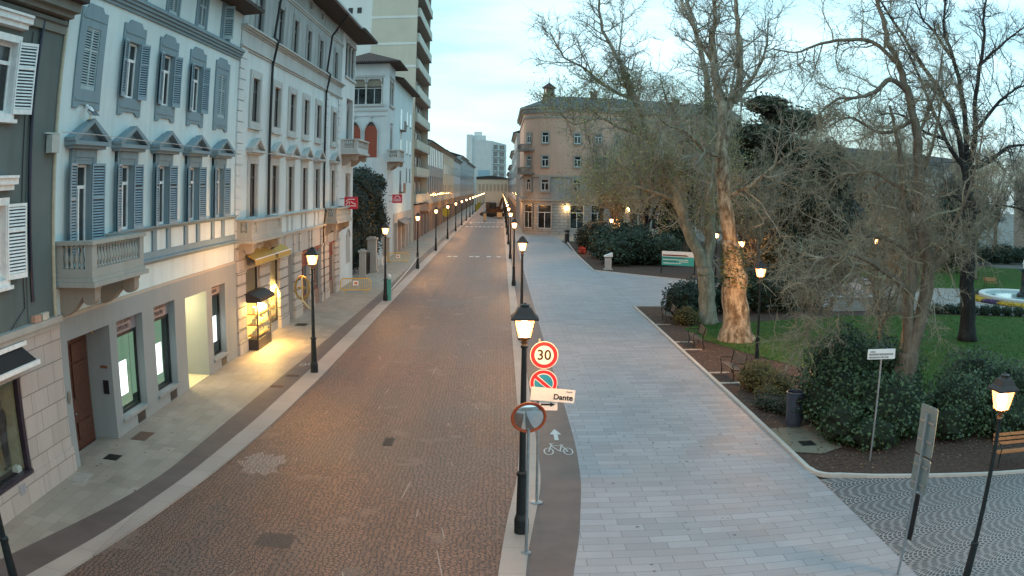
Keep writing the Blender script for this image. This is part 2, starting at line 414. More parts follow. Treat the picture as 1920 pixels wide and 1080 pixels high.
SOIL = flat('bark_mulch', (.062,.034,.024), .95, 0, .55, 9, .9)
m = MB(); m.poly([(-1500,-300,-.06),(1500,-300,-.06),(1500,3000,-.06),(-1500,3000,-.06)])
struct('ground', m, flat('far_ground', (.14,.13,.115), .9, 0, .3, .2))
m = MB()
for i in range(len(YS)-1): m.poly([(LE[i],YS[i],0),(RE[i],YS[i],0),(RE[i+1],YS[i+1],0),(LE[i+1],YS[i+1],0)])
m.poly([(-60,-40,-.004),(60,-40,-.004),(60,YS[0],-.004),(-60,YS[0],-.004)])
struct('road', m, ASPH)
Z = .045
strip('left_kerb', LI, LE, Z, KERBM, skirt=1)
strip('left_bike_lane', LB, LI, Z-.004, BIKEM)
strip('left_pavement', [-11.6]*len(YS), LB, Z-.008, PAVEM)
strip('right_kerb', RE, RI, Z, KERBM, skirt=-1)
strip('right_bike_lane', RI, RB, Z-.004, BIKEM)
m = MB(); PE = 8.05
for i in range(len(YS)-1):
    if YS[i] >= 118: break
    m.poly([(RB[i],YS[i],Z-.008),(PE-.04,YS[i],Z-.008),(PE-.04,YS[i+1],Z-.008),(RB[i],YS[i+1],Z-.008)])
struct('promenade', m, PROMM)
m = MB()
m.poly([(8.025,52.95,Z-.008),(24,53.6,Z-.008),(36,60,Z-.008),(34,66,Z-.008),(20,66.2,Z-.008),(14.6,68.9,Z-.008),(10.9,72.7,Z-.008),(8.025,76.4,Z-.008)])
struct('park_entrance_path', m, PROMM)
m = MB(); m.poly([(1.98,118.01,Z-.012),(9.3,118.01,Z-.012),(40,128,Z-.012),(40,150,Z-.012),(1.98,140,Z-.012)])
struct('hotel_forecourt', m, slabs('forecourt_flags', (.28,.25,.22), .9, .5, var=.12))
m = MB(); m.poly([(1.98,140,.02),(3.7,140,.02),(3.7,420,.02),(1.98,420,.02)]); struct('right_pavement', m, PAVEM)
# edging stone of the park beds (real little kerb, rounded at the cobbled corner)
def kerbline(name, pts, wdt=.13, h=.11, mats=None):
    m = MB(); pts = [Vector((p[0],p[1],0)) for p in pts]; L_, R_ = [], []
    for i, p in enumerate(pts):
        d = (pts[min(i+1,len(pts)-1)]-pts[max(i-1,0)]).normalized(); n = Vector((-d.y,d.x,0))*wdt/2
        L_.append(p+n); R_.append(p-n)
    for i in range(len(pts)-1):
        a, b, c, d = L_[i], R_[i], R_[i+1], L_[i+1]
        u = Vector((0,0,h))
        m.poly([a+u,b+u,c+u,d+u]); m.poly([a,a+u,d+u,d]); m.poly([b,c,c+u,b+u])
    return struct(name, m, mats)
KE = stucco('edging_stone', (.5,.47,.43), .3)
arc = [(8.02+.5*(1-math.cos(t))*1.2, 20.75-.62*math.sin(t)) for t in [i*PI/2/6 for i in range(7)]]
kerbline('park_edging', [(PE-.07,52.9-i*1.0) for i in range(33)]+arc+[(9.58,19.74),(12.96,18.67),(14.29,18.31),(24,16.2)], mats=KE)
kerbline('path_edging', [(PE-.07,52.95),(9.5,53.0),(12,53.05),(16,53.2)], mats=KE)
kerbline('shrub_bed_edging', [(8.6,117),(8.0,95),(7.91,76.45),(10.9,72.75),(14.6,68.95),(20,66.3)], mats=KE)
# park soil, lawn, gravel
rng = random.Random(3)
def patch(name, poly, z, mats, amp=0.0, step=1.0):
    m = MB(); m.poly([(x,y,z) for x, y in poly]); return struct(name, m, mats)
patch('park_bed_soil', [(PE-.03,20.6),(8.7,20.05),(24,16.3),(60,10),(60,52.9),(PE-.03,52.9)], .035, SOIL)
patch('shrub_bed_soil', [(7.95,76.5),(10.9,72.8),(14.6,69.0),(20,66.3),(40,66.3),(60,80),(60,125),(12,118.5),(8.6,117)], .03, SOIL)
LAWN = None
def lawn_mat():
    m, nt, b = nodes('lawn_grass'); p = pos(nt)
    f = noi(nt, p, 1.1, 6, .65); g = noi(nt, scaled(nt, p, (60,25,60)), 1, 5, .7); h = noi(nt, p, .35, 4)
    c1 = mixc(nt, ramp(nt, f, .35, .7), (.035,.085,.014), (.07,.13,.025)); c2 = mixc(nt, mth(nt, 'MULTIPLY', ramp(nt, g, .35, .7), .6), c1, (.012,.045,.008))
    L(nt, mixc(nt, mth(nt, 'MULTIPLY', ramp(nt, h, .55, .75), .5), c2, (.1,.085,.03)), b.inputs['Base Color']); b.inputs['Roughness'].default_value = .9
    b.inputs['Specular IOR Level'].default_value = .15; bump(nt, b, g, .8, .04); return m
LAWN = lawn_mat()
patch('lawn', [(9.3,44.5),(9.6,41),(11.0,37.0),(12.3,34.2),(14.2,30.5),(17,27),(24,24),(46,18),(50,40),(36,47.6),(28,49.4),(20,49.2),(13,46.6),(11,46.6)], .055, LAWN)
patch('far_lawn', [(33,66.2),(60,62),(75,70),(75,88),(40,92),(33,80)], .05, LAWN)
patch('fountain_plaza', [(26,52.2),(28.5,50.6),(35.5,48.2),(47,40.2),(62,50),(62,62),(40,68),(32.6,66),(30,60.5),(24.5,58)], .045, flat('plaza_gravel', (.27,.265,.25), .85, 0, .15, 5, .3))
patch('inner_path', [(24.5,58.2),(30,60.6),(32.6,66.1),(31,90),(27,90),(22,64)], .041, flat('path_gravel', (.25,.245,.23), .85, 0, .15, 4, .3))
patch('cobbled_side_street', [(PE-.05,-10),(60,-10),(60,9),(24,16.15),(14.29,18.25),(9.58,19.66),(8.45,20.0),(PE-.05,19.95)], .034, FANM)
patch('slab_by_bin', [(8.05,24.95),(9.6,25.2),(9.7,22.6),(8.85,22.1),(8.05,22.45)], .06, stucco('old_slab', (.2,.185,.14), .4))
# painted markings
WM = flat('worn_marking_white', (.52,.52,.5), .7, 0, .25, 20)
m = MB()
for y0, n in ((157.5,9),(177.0,9)):
    for i in range(n):
        x = -6.1+i*.76; m.poly([(x,y0,.004),(x+.5,y0,.004),(x+.5,y0+3.2,.004),(x,y0+3.2,.004)])
tag(m.build('crossing_marking', WM), kind='structure')
m = MB()
for x in (-5.3,-4.7,-3.1,-2.5,-1.35,-.35): m.poly([(x,90.2,.004),(x+.42,90.2,.004),(x+.42,91.4,.004),(x,91.4,.004)])
tag(m.build('road_studs_marking', WM), kind='structure')
# bicycle symbol and arrow on the right-hand lane
m = MB(); zz = Z+.004
def ring(m, cx, cy, rx, ry, t, n=24):
    for i in range(n):
        a, b = 2*PI*i/n, 2*PI*(i+1)/n
        m.poly([(cx+rx*math.cos(a),cy+ry*math.sin(a),zz),(cx+rx*math.cos(b),cy+ry*math.sin(b),zz),(cx+(rx-t)*math.cos(b),cy+(ry-t*1.5)*math.sin(b),zz),(cx+(rx-t)*math.cos(a),cy+(ry-t*1.5)*math.sin(a),zz)])
def bar(m, a, b, t=.035):
    a, b = Vector(a), Vector(b); d = (b-a).normalized(); n = Vector((-d.y,d.x))*t/2
    m.poly([(a.x+n.x,a.y+n.y,zz),(a.x-n.x,a.y-n.y,zz),(b.x-n.x,b.y-n.y,zz),(b.x+n.x,b.y+n.y,zz)])
by = 23.15
ring(m, 1.34, by, .135, .34, .03); ring(m, 1.86, by, .135, .34, .03)
for a, b in (((1.34,by),(1.44,by+.62)),((1.44,by+.55),(1.72,by+.55)),((1.44,by+.5),(1.64,by)),((1.64,by),(1.72,by+.6)),((1.64,by),(1.86,by)),((1.86,by),(1.72,by+.55)),((1.68,by+.66),(1.78,by+.66)),((1.40,by+.74),(1.46,by+.62)),((1.40,by+.78),(1.52,by+.74))): bar(m, a, b)
m.poly([(1.56,24.25,zz),(1.68,24.25,zz),(1.68,24.85,zz),(1.56,24.85,zz)]); m.poly([(1.45,24.85,zz),(1.79,24.85,zz),(1.62,25.45,zz)])
tag(m.build('bicycle_lane_marking', WM), kind='structure')
m = MB()
ring(m, -7.75, 34.3, .12, .3, .03); ring(m, -7.45, 34.5, .12, .3, .03); bar(m, (-7.75,34.3), (-7.45,34.5))
tag(m.build('bicycle_lane_marking', WM), kind='structure')
# chalky stain of fresh mortar near the left kerb + iron covers
def cover(x, y, sx, sy, label, rz=0, z=.003, m_=None, name='drain_cover'):
    m = MB(); m.box(-sx/2,sx/2,-sy/2,sy/2,-.02,.004); n = max(2, int(sy/.06))
    for i in range(n): m.box(-sx/2+.03,sx/2-.03,-sy/2+.03+i*(sy-.06)/n,-sy/2+.03+(i+.55)*(sy-.06)/n,.004,.008)
    o = m.build(name, m_ or DARKIRON, None, (x,y,z), rz); return tag(o, label, 'drain cover', 'iron covers set in the paving')
cover(-3.05, 24.0, .3, .8, 'slotted iron gully grate in the middle of the cobbled road')
cover(-4.5, 16.3, .75, .75, 'square sunken manhole cover in the cobbles near the bottom left kerb', z=.001, m_=flat('rusty_iron', (.12,.08,.06), .8, .1, .4, 20))
cover(-10.3, 22.9, .5, .9, 'rusty grate on the flags in front of the first bank window', z=Z, m_=flat('rusty_plate', (.13,.075,.055), .7, .1, .2, 20))
cover(-10.35, 20.6, .45, .5, 'small dark cover in front of the wooden bank door', z=Z)
cover(-10.5, 18.6, .5, .75, 'square stone lidded cover at the foot of the white shop corner', z=Z, m_=flat('lid_stone', (.3,.28,.25), .7))
cover(-7.85, 30.3, .5, .32, 'rusty cover in the left bike lane just short of the first lamp', z=Z, m_=MATS['rusty_plate'])
cover(-7.7, 32.2, .5, .32, 'rusty cover in the left bike lane beside the first lamp base', z=Z, m_=MATS['rusty_plate'])
cover(-10.1, 44.6, .6, .8, 'dark cover on the flags beside the lit shop pier', z=Z)
cover(8.75, 23.2, .45, .5, 'square cover let into the slab near the dark litter bin', z=.062)

m = MB()
for i in range(9): m.poly([(-6.3+i*.9,4.5,.006),(-5.85+i*.9,4.5,.006),(-5.85+i*.9,9.5,.006),(-6.3+i*.9,9.5,.006)])
tag(m.build('zebra_marking', WM), kind='structure')

REPAIR = setts('remortared_setts', (.205,.108,.072), (.42,.38,.34), .106, 2.1, 4.2, jw=.012, var=.4, cvar=(.275,.15,.105), cool=(.17,.125,.105), rand=.72)
def blob(name, cx, cy, rx, ry, seed, mats, z=.003):
    r_ = random.Random(seed); m = MB(); m.poly([(cx+rx*math.cos(2*PI*k/22)*r_.uniform(.6,1.1), cy+ry*math.sin(2*PI*k/22)*r_.uniform(.6,1.1), z) for k in range(22)]); return struct(name, m, mats)
blob('remortared_setts', -6.1, 21.4, .7, 1.2, 1, REPAIR)
# drawn-out pale scrapes along the carriageway
m = MB(); r_ = random.Random(5)
for i in range(26):
    x, y = r_.uniform(-5.6,-.6), r_.uniform(14,40); a = r_.uniform(-.35,.1); l = r_.uniform(.3,1.6); w_ = r_.uniform(.012,.03); d = Vector((math.sin(a)*l, math.cos(a)*l)); n = Vector((math.cos(a)*w_, -math.sin(a)*w_))
    m.poly([(x,y,.004),(x+n.x,y+n.y,.004),(x+n.x+d.x,y+n.y+d.y,.004),(x+d.x,y+d.y,.004)])
tag(m.build('road_surface_scrapes', flat('pale_scrape', (.33,.27,.23), .8, 0, .3, 30)), kind='structure')
# gum spots and small litter on the pavements
m = MB()
for i in range(170):
    x, y = (r_.uniform(2.4,7.8), r_.uniform(12,60)) if i < 120 else (r_.uniform(-10.8,-8.4), r_.uniform(17,50)); s = r_.uniform(.02,.05)
    m.poly([(x+s*math.cos(2*PI*k/7)*r_.uniform(.7,1.2), y+s*math.sin(2*PI*k/7)*r_.uniform(.7,1.2), Z-.004) for k in range(7)])
tag(m.build('gum_spots_surface', flat('gum_grey', (.12,.115,.11), .8)), kind='structure')
# ============================================================ BUILDINGS
# facade-local space of every building: x along the facade, y INTO the building, z up
SLOT = flat('louvre_gap_shadow_paint', (.045,.055,.06), .8)
def louvre(w, h, mats, mid=.62, solid_low=False):
    m = MB(); t = .05; d = .035
    m.box(0,t,0,d,0,h); m.box(w-t,w,0,d,0,h); m.box(t,w-t,0,d,0,.12); m.box(t,w-t,0,d,h-.07,h); m.box(t,w-t,0,d,h*mid,h*mid+.06)
    z = .13
    while z < h-.1:
        if not (h*mid-.05 < z < h*mid+.06): m.poly([(t,.004,z),(w-t,.004,z),(w-t,.028,z+.042),(t,.028,z+.042)])
        z += .075
    m.box(t,w-t,.03,.034,.12,h-.07,1)
    return m.mesh('shutter', [mats, SLOT])
def winspec(w, h, sur=.2, sd=.07, surm=None, frm=WHITE_PAINT, rev=.22, shut=None, shm=None, sw=None, ped=None, sill=True, base=True, trans=.7, wave=False, lower=0.0, curtain=False, pane=GLASS, panel=0.0, mull=True, head=0.0, rich=True):
    """one window: surround + reveal + casement in the root mesh; pane, shutters, pediment, sill as children.
    origin = bottom centre of the opening on the wall face; y<0 stands proud of the wall"""
    m = MB(); a, b = -w/2, w/2; s = sur
    if s > 0:
        m.box(a-s,a,-sd,.02,-lower,h); m.box(b,b+s,-sd,.02,-lower,h)
        if wave:     # wavy ears at top and bottom of the painted surround
            pr = [(a-s,h),(b+s,h),(b+s,h+s*1.25),(b+s*.3,h+s*1.25),(b-.05,h+s*1.6),(a+.05,h+s*1.6),(a-s*.3,h+s*1.25),(a-s,h+s*1.25)]
            m.prism(pr, -sd, .02, 0, 'y')
            pr = [(a-s,-s*1.25),(a-s*.3,-s*1.25),(a+.05,-s*1.0),(b-.05,-s*1.0),(b+s*.3,-s*1.25),(b+s,-s*1.25),(b+s,0),(a-s,0)]
            m.prism(pr, -sd, .02, 0, 'y')
            m.box(a-s*.75,b+s*.75,-sd-.02,-sd+.002,h+s*.55,h+s*.75); m.box(a-s*.75,b+s*.75,-sd-.02,-sd+.002,-s*.75,-s*.6)
        else:
            m.box(a-s,b+s,-sd,.02,h,h+s+head)
            if head: m.box(a-s*.7,b+s*.7,-sd-.025,-sd+.002,h+s*.5,h+s+head*.7)
            if base and not lower: m.box(a-s,b+s,-sd,.02,-s*.8,0)
            if rich:
                m.box(a-s*.45,a-s*.2,-sd-.025,-sd+.002,-lower,h+s*.5); m.box(b+s*.2,b+s*.45,-sd-.025,-sd+.002,-lower,h+s*.5)
        r0 = -sd
    else: r0 = 0
    for x0, x1, z0, z1 in ((a,a,0,h),(b,b,0,h)): m.poly([(x0,.02,z0),(x0,rev,z0),(x0,rev,z1),(x0,.02,z1)])
    m.poly([(a,.02,h),(a,rev,h),(b,rev,h),(b,.02,h)]); m.poly([(a,.02,0),(b,.02,0),(b,rev,0),(a,rev,0)])
    y0, y1 = rev-.07, rev-.01; t = .07
    if frm:
        m.box(a,a+t,y0,y1,0,h,1); m.box(b-t,b,y0,y1,0,h,1); m.box(a+t,b-t,y0,y1,0,t+.02,1); m.box(a+t,b-t,y0,y1,h-t,h,1)
        if mull: m.box(-.045,.045,y0-.01,y1-.003,t+.02,h*trans-.04,1)
        if trans < 1: m.box(a+t,b-t,y0-.008,y1-.004,h*trans-.04,h*trans+.05,1)
    me = m.mesh('window', [surm or STONE_TRIM, frm or WHITE_PAINT]); ks = []
    p = MB(); p.box(a+.01,b-.01,y1-.025,y1-.02,.01,h-.01); ks.append(('pane', p.mesh('pane', pane), (0,0,0), 0))
    if curtain:
        c = MB(); n = 10; 
        for i in range(n):
            x0 = a+.06+(w-.12)*i/n; x1 = a+.06+(w-.12)*(i+1)/n
            c.poly([(x0,y1+.03*(i%2),.05),(x1,y1+.03*((i+1)%2),.05),(x1,y1+.03*((i+1)%2),h*.95),(x0,y1+.03*(i%2),h*.95)])
    if shut:
        lw = sw or w/2+.02
        sm = louvre(lw, h+.03, shm)
        if shut == 'open':      # folded back, not quite flat on the wall
            ks.append(('shutter', sm, (b+.03,-sd-.045,-.01), R(-14))); ks.append(('shutter', sm, (a-.03-lw*math.cos(R(12)),-sd-.045-lw*math.sin(R(12)),-.01), R(12)))
        elif shut == 'closed':
            ks.append(('shutter', sm, (a,-.03,-.01), 0)); ks.append(('shutter', sm, (b-lw,-.032,-.01), 0))
        elif shut == 'ajar':
            ks.append(('shutter', sm, (b+.01,-sd-.01,-.01), R(-75))); ks.append(('shutter', sm, (a-.02-lw*math.cos(R(25)),-sd-.05-lw*math.sin(R(25)),-.01), R(25)))
        elif shut == 'half':
            ks.append(('shutter', sm, (a-.02,-sd-.02,-.01), R(-62)))
    if ped:
        pw, ph, pz, pd = ped; q = MB(); hw = pw/2
        q.prism([(-hw,pz),(hw,pz),(hw,pz+.1),(0,pz+ph),(-hw,pz+.1)][:0] or [(-hw,pz+.12),(hw,pz+.12),(hw+.03,pz+.2),(0,pz+ph),(-hw-.03,pz+.2)], -pd*.35, .02, 0, 'y')
        q.box(-hw,hw,-pd,.018,pz,pz+.11)
        q.box(-hw+.08,hw-.08,-pd*.7,.016,pz-.08,pz)
        for sgn in (-1, 1):     # raking cornices
            x0, x1 = sgn*(hw+.05), 0
            q.prism([(x0,pz+.11),(x0,pz+.2),(x1,pz+ph+.07),(x1,pz+ph-.05),(x0-sgn*.22,pz+.11)], -pd, -pd*.34, 0, 'y')
        ks.append(('pediment', q.mesh('pediment', surm or STONE_TRIM), (0,0,0), 0))
        if panel:
            q2 = MB(); q2.box(a-s*.8,b+s*.8,-sd-.03,-sd+.002,h+s+.08,pz-.1)
    if sill:
        q = MB(); q.box(a-s-.05,b+s+.05,-sd-.09,.015,-.1 if not base or s==0 else -s*.8-.08,-.005 if not base or s==0 else -s*.8+.004)
        ks.append(('sill', q.mesh('sill', surm or STONE_TRIM), (0,0,0), 0))
    return me, ks, (w, h)
def put(sp, parent, x, z, y=0.0, rz=0.0, name='window'):
    o = inst(name, sp[0], parent, (x,y,z), rz)
    for nm, me, lo, kr in sp[1]: inst(nm, me, o, lo, kr)
    return o
def op(x, z, sp): w, h = sp[2]; return (x-w/2, x+w/2, z, z+h, .001)
def moulding(m, x0, x1, z0, z1, d, steps=3, y=0.0, mm=0):
    for i in range(steps):
        a, b = z0+(z1-z0)*i/steps, z0+(z1-z0)*(i+1)/steps
        m.box(x0,x1,y-d*(i+1)/steps,y+.01-.002*i,a,b,mm)
def roofslab(m, x0, x1, y0, y1, z, t, over, rise, mm=0):
    m.box(x0-.0,x1+.0,y0-over,y0+.3,z,z+t,mm)
    m.poly([(x0,y0-over,z+t),(x1,y0-over,z+t),(x1,(y0+y1)/2,z+t+rise),(x0,(y0+y1)/2,z+t+rise)],mm)
    m.poly([(x0,y1,z+t),(x1,y1,z+t),(x1,(y0+y1)/2,z+t+rise),(x0,(y0+y1)/2,z+t+rise)],mm)
def shell(m, x0, x1, D, z1, mm=0):
    m.poly([(x0,.01,0),(x0,D,0),(x0,D,z1),(x0,.01,z1)],mm); m.poly([(x1,.01,0),(x1,D,0),(x1,D,z1),(x1,.01,z1)],mm)
    m.poly([(x0,D,0),(x1,D,0),(x1,D,z1),(x0,D,z1)],mm); m.poly([(x0,.01,z1),(x1,.01,z1),(x1,D,z1),(x0,D,z1)],mm)
LEFT = R(90)
TILE_M = None
def tile_mat():
    m, nt, b = nodes('clay_roof_tiles'); p = pos(nt); w = N(nt, 'ShaderNodeTexWave'); w.inputs['Scale'].default_value = 1.6; w.inputs['Distortion'].default_value = .6
    L(nt, p, w.inputs[0]); f = noi(nt, p, 3, 5)
    c = mixc(nt, ramp(nt, f, .3, .7), (.06,.035,.028), (.15,.075,.05)); L(nt, mixc(nt, w.outputs[1], [.02,.014,.012], c), b.inputs['Base Color']); b.inputs['Roughness'].default_value = .85
    bump(nt, b, w.outputs[1], .8, .05); return m
TILE = tile_mat()
SOFFIT = flat('dark_eave_timber', (.035,.03,.027), .8, 0, .3)

# ---- B0: dark green-grey house, white shop base
W0 = stucco('dark_green_stucco', (.125,.15,.145), .35)
b0 = thing('townhouse', 'dark green-grey house with white shutters above a white stone shop', 'building', (-11,0,0), LEFT)
w0u = winspec(1.45, 1.65, .17, .09, WHITE_PAINT, WHITE_PAINT, .2, 'open', WHITE_PAINT, .74, trans=.72)
w0l = w0u
m = MB(); XS = (15.55, 12.2, 8.9)
ops = [op(x, 8.95, w0u) for x in XS]+[op(x, 5.25, w0u) for x in XS]
m.wall(2,18.86,4.0,11.6,ops); shell(m,2,18.86,12,11.6); m.box(17.4,18.86,-.05,.01,4.02,11.2)
m.build('wall', W0, b0)
for x in XS:
    for z in (8.95, 5.25):
        o = put(w0u, b0, x, z)
        h = MB(); h.box(-1.05,1.05,-.28,.012,2.1,2.24); h.box(-.95,.95,-.2,.012,1.98,2.1); h.box(-1.0,1.0,-.34,.01,2.24,2.3); inst('hood', h.mesh('hood', WHITE_PAINT), o)
m = MB(); m.box(2,18.9,-.5,0,11.62,11.86); m.box(2,18.84,-.32,0,11.5,11.62); m.box(2,18.84,-.12,0,11.1,11.32)
for i in range(56): m.box(14+.086*i,14+.086*i+.05,-.2,0,11.32,11.42)
m.build('cornice', stucco('grey_green_cornice', (.2,.21,.19), .3), b0)
m = MB(); m.box(2,18.95,-.72,-.4,11.86,12.02); m.prism([(-.72,12.03),(6,14.2),(12,12.03)],2,18.9); m.build('roof', SOFFIT, b0)
m = MB(); SHOPST = slabs('white_stone_courses', (.52,.49,.46), .95, .5, mort=.01, var=.07, rough=.6, dark=.45)
def zslab(name, c, w, h, mort=.01, var=.07):
    """ashlar laid up a facade facing the street: courses along world Y and Z"""
    m, nt, b = nodes(name); p = pos(nt); s = N(nt, 'ShaderNodeSeparateXYZ'); L(nt, p, s.inputs[0]); vec = comb(nt, mth(nt, 'ADD', s.outputs[0], s.outputs[1]), s.outputs[2])
    br = bricks(nt, vec, w, h, mort); g = ramp(nt, noi(nt, p, 9, 5, .65), .3, .7); st = ramp(nt, noi(nt, scaled(nt, p, (2,2,.3)), 1.2, 5, .6), .5, .8)
    c1 = mixc(nt, br.outputs[0], [x*(1-var) for x in c], [min(1,x*(1+var)) for x in c]); c2 = mixc(nt, mth(nt, 'MULTIPLY', g, .2), c1, [x*.7 for x in c]); c2 = mixc(nt, mth(nt, 'MULTIPLY', st, .3), c2, [x*.55 for x in c])
    L(nt, mixc(nt, br.outputs['Fac'], c2, [x*.35 for x in c]), b.inputs['Base Color']); b.inputs['Roughness'].default_value = .7
    bump(nt, b, mth(nt, 'SUBTRACT', mth(nt, 'MULTIPLY', g, .2), br.outputs['Fac']), .6, .02); return m
SHOPST = zslab('white_stone_courses', (.40,.35,.32), .95, .5)
m.wall(2,19.08,.7,3.95,[(14.4,16.6,.78,3.0,.5),(9.5,12.6,.78,3.0,.5)],y=-.08,rev=.5); m.wall(2,19.12,0,.7,y=-.13)
m.poly([(19.08,-.08,.7),(19.08,.01,.7),(19.08,.01,3.95),(19.08,-.08,3.95)]); m.poly([(2,-.13,.7),(19.12,-.13,.7),(19.12,-.08,.7),(2,-.08,.7)]); m.poly([(19.12,-.13,0),(19.12,.0,0),(19.12,.0,.7),(19.12,-.13,.7)])
m.build('shop_base', SHOPST, b0)
m = MB(); m.box(2,19.05,-.22,-.0,3.95,4.1); m.box(2,19.0,-.14,-.002,3.82,3.95); m.build('string_course', stucco('pale_string_course', (.4,.38,.35), .3), b0)
for a, b_ in ((9.5,12.6),(14.4,16.6)):
    sf = MB(); sf.box(b_-.14,b_+.0,-.06,.1,.78,3.0); sf.box(a,a+.1,-.06,.1,.78,3.0); sf.box(a,b_,-.12,.45,.72,.8)
    sf = sf.build('shop_window', flat('purple_black_frame', (.03,.022,.035), .4), b0)
p_ = MB(); p_.box(14.5,16.46,.06,.065,.8,2.9); p_.build('pane', CLEAR, sf)
p_ = MB(); p_.box(14.5,16.46,1.3,1.32,.8,3.0); p_.box(16.47,16.5,.1,1.3,.8,3.0); p_.box(14.4,16.46,.1,1.3,.79,.8); p_.box(14.4,16.46,.1,1.3,3.0,3.02); p_.build('display_backing', flat('display_cream', (.45,.42,.3), .8), sf)
m = MB(); pr = [(-.08,3.72),(-.62,3.42),(-.64,3.34),(-.6,3.34),(-.08,3.62)]; m.prism(pr, 11.5, 16.75); 
aw = m.build('awning', flat('black_awning_cloth', (.012,.012,.014), .8), b0)
m = MB(); m.box(11.5,16.8,-.7,-.6,3.32,3.42); m.box(11.5,16.95,-.2,-.08,3.7,3.8); m.build('awning_bar', WHITE_PAINT, aw)
m = MB(); m.tube([(17.45,-.1,11.3),(17.4,-.1,9),(17.6,-.1,4.6)],.055,8); m.build('downpipe', flat('blue_black_pipe', (.02,.025,.045), .4), b0)
m = MB(); m.tube([(17.05,-.03,11),(17.15,-.03,8.5),(17.25,-.03,4.5),(16.2,-.05,4.0),(15.3,-.1,3.75)],.014,5); m.build('cable', BLACK, b0)
m = MB(); m.box(17.5,17.85,-.2,-.06,4.11,4.28); m.build('meter_box', flat('faded_red_box', (.42,.25,.19), .7), b0)
m = MB(); m.box(17.95,18.3,-.2,-.06,4.11,4.28); m.build('meter_box', flat('cream_box', (.5,.46,.38), .7), b0)
m = MB(); m.box(15.65,15.98,-.14,-.132,.4,.63); m.build('plinth_plaque', flat('grey_plaque', (.25,.25,.27), .5), b0)
# mannequin standing in the window: one continuous body
def mannequin(loc):
    t = thing('mannequin', 'mannequin in a dark suit and pale tie in the shop window at far left', 'mannequin', loc, R(-80))
    J = {'pel':(0,0,.93),'ch':(0,.01,1.28),'nk':(0,.0,1.5),'hd':(0,-.02,1.62),'tp':(0,-.01,1.74)}
    bm = bmesh.new(); vs = []
    def add(p): v = bm.verts.new(p); vs.append(v); return v
    rad = []
    def ch(a, pts):
        for p, r in pts:
            v = add(p); rad.append(r); bm.edges.new((a, v)); a = v
        return a
    pel = add((0,0,.93)); rad.append((.15,.11))
    ch(pel, [((.09,0,.85),(.095,.095)),((.1,.0,.48),(.065,.065)),((.1,.02,.1),(.045,.045)),((.1,-.12,.05),(.04,.035))])
    ch(pel, [((-.09,0,.85),(.095,.095)),((-.1,.0,.48),(.065,.065)),((-.1,.02,.1),(.045,.045)),((-.1,-.12,.05),(.04,.035))])
    c = ch(pel, [((0,0,1.1),(.14,.1)),((0,.01,1.3),(.17,.11)),((0,.01,1.42),(.12,.08))])
    ch(c, [((.19,.01,1.4),(.065,.065)),((.24,.02,1.12),(.05,.05)),((.25,-.05,.88),(.038,.038)),((.25,-.08,.76),(.03,.02))])
    ch(c, [((-.19,.01,1.4),(.065,.065)),((-.24,.02,1.12),(.05,.05)),((-.25,-.05,.88),(.038,.038)),((-.25,-.08,.76),(.03,.02))])
    ch(c, [((0,0,1.52),(.05,.05)),((0,-.01,1.6),(.075,.085)),((0,-.005,1.7),(.075,.09)),((0,0,1.76),(.05,.06))])
    me = bpy.data.meshes.new('body'); bm.to_mesh(me); bm.free()
    o = inst('body', me, t); md = o.modifiers.new('skin', 'SKIN')
    sk = me.skin_vertices[0].data
    for i, r in enumerate(rad): sk[i].radius = r
    sk[0].use_root = True
    s2 = o.modifiers.new('sub', 'SUBSURF'); s2.levels = 1; s2.render_levels = 2
    dg = bpy.context.evaluated_depsgraph_get(); nm = bpy.data.meshes.new_from_object(o.evaluated_get(dg)); o.modifiers.clear(); o.data = nm
    nm.materials.clear(); nm.materials.append(flat('dark_suit_cloth', (.02,.017,.022), .85)); nm.materials.append(flat('mannequin_skin', (.22,.13,.1), .6))
    for p in nm.polygons: p.material_index = 1 if p.center.z > 1.5 else 0; p.use_smooth = True
    q = MB(); q.prism([(-.03,1.44),(.03,1.44),(.05,1.12),(0,1.06),(-.05,1.12)], -.125, -.115, 0, 'y'); q.build('tie', flat('cream_tie', (.6,.57,.48), .7), t)
mannequin((-11.45,16.12,.8))
t = thing('shoe_box', 'small white boxes on the floor of the shop window display at far left', 'box', (-11.2,16.2,.8)); m = MB(); m.box(-.1,.1,-.12,.12,0,.1); m.box(-.08,.08,-.1,.1,.1,.14); m.build('lid', SIGNWHITE, t)

# ---- B1: light blue house with bank
W1 = stucco('pale_blue_stucco', (.57,.66,.665), .24, streak=1.1); T1 = stucco('blue_grey_trim', (.20,.275,.31), .22); G1 = stucco('grey_shop_render', (.265,.285,.285), .15)
SH1 = flat('blue_grey_shutter', (.20,.28,.33), .55); SH1D = flat('blue_shutter_weathered', (.30,.38,.40), .6)
b1 = thing('townhouse', 'pale blue house with five bays of blue-grey shutters over a bank', 'building', (-11,0,0), LEFT)
BAY = [20.72, 23.88, 27.05, 30.21, 33.36]
s2o = winspec(.98,1.72,.42,.06,T1,WHITE_PAINT,.15,'open',SH1,.5,sill=False,wave=True,trans=.68)
s2c = winspec(.98,1.72,.42,.06,T1,WHITE_PAINT,.24,'closed',SH1D,.49,sill=False,wave=True)
s1 = winspec(.92,1.9,.36,.1,T1,WHITE_PAINT,.15,'open',SH1,.5,ped=(2.25,.6,2.38,.38),sill=False,base=False,head=.1,trans=.72)
s1d = winspec(.95,2.5,.36,.1,T1,WHITE_PAINT,.15,'open',SH1,.62,ped=(2.35,.65,2.98,.4),sill=False,base=False,head=.1,trans=.76)
s3c = winspec(.85,1.35,.26,.05,T1,WHITE_PAINT,.2,'closed',SH1D,.42,sill=False,base=False)
s3h = winspec(.85,1.35,.26,.05,T1,WHITE_PAINT,.2,'half',SH1D,.42,sill=False,base=False)
m = MB(); ops = []
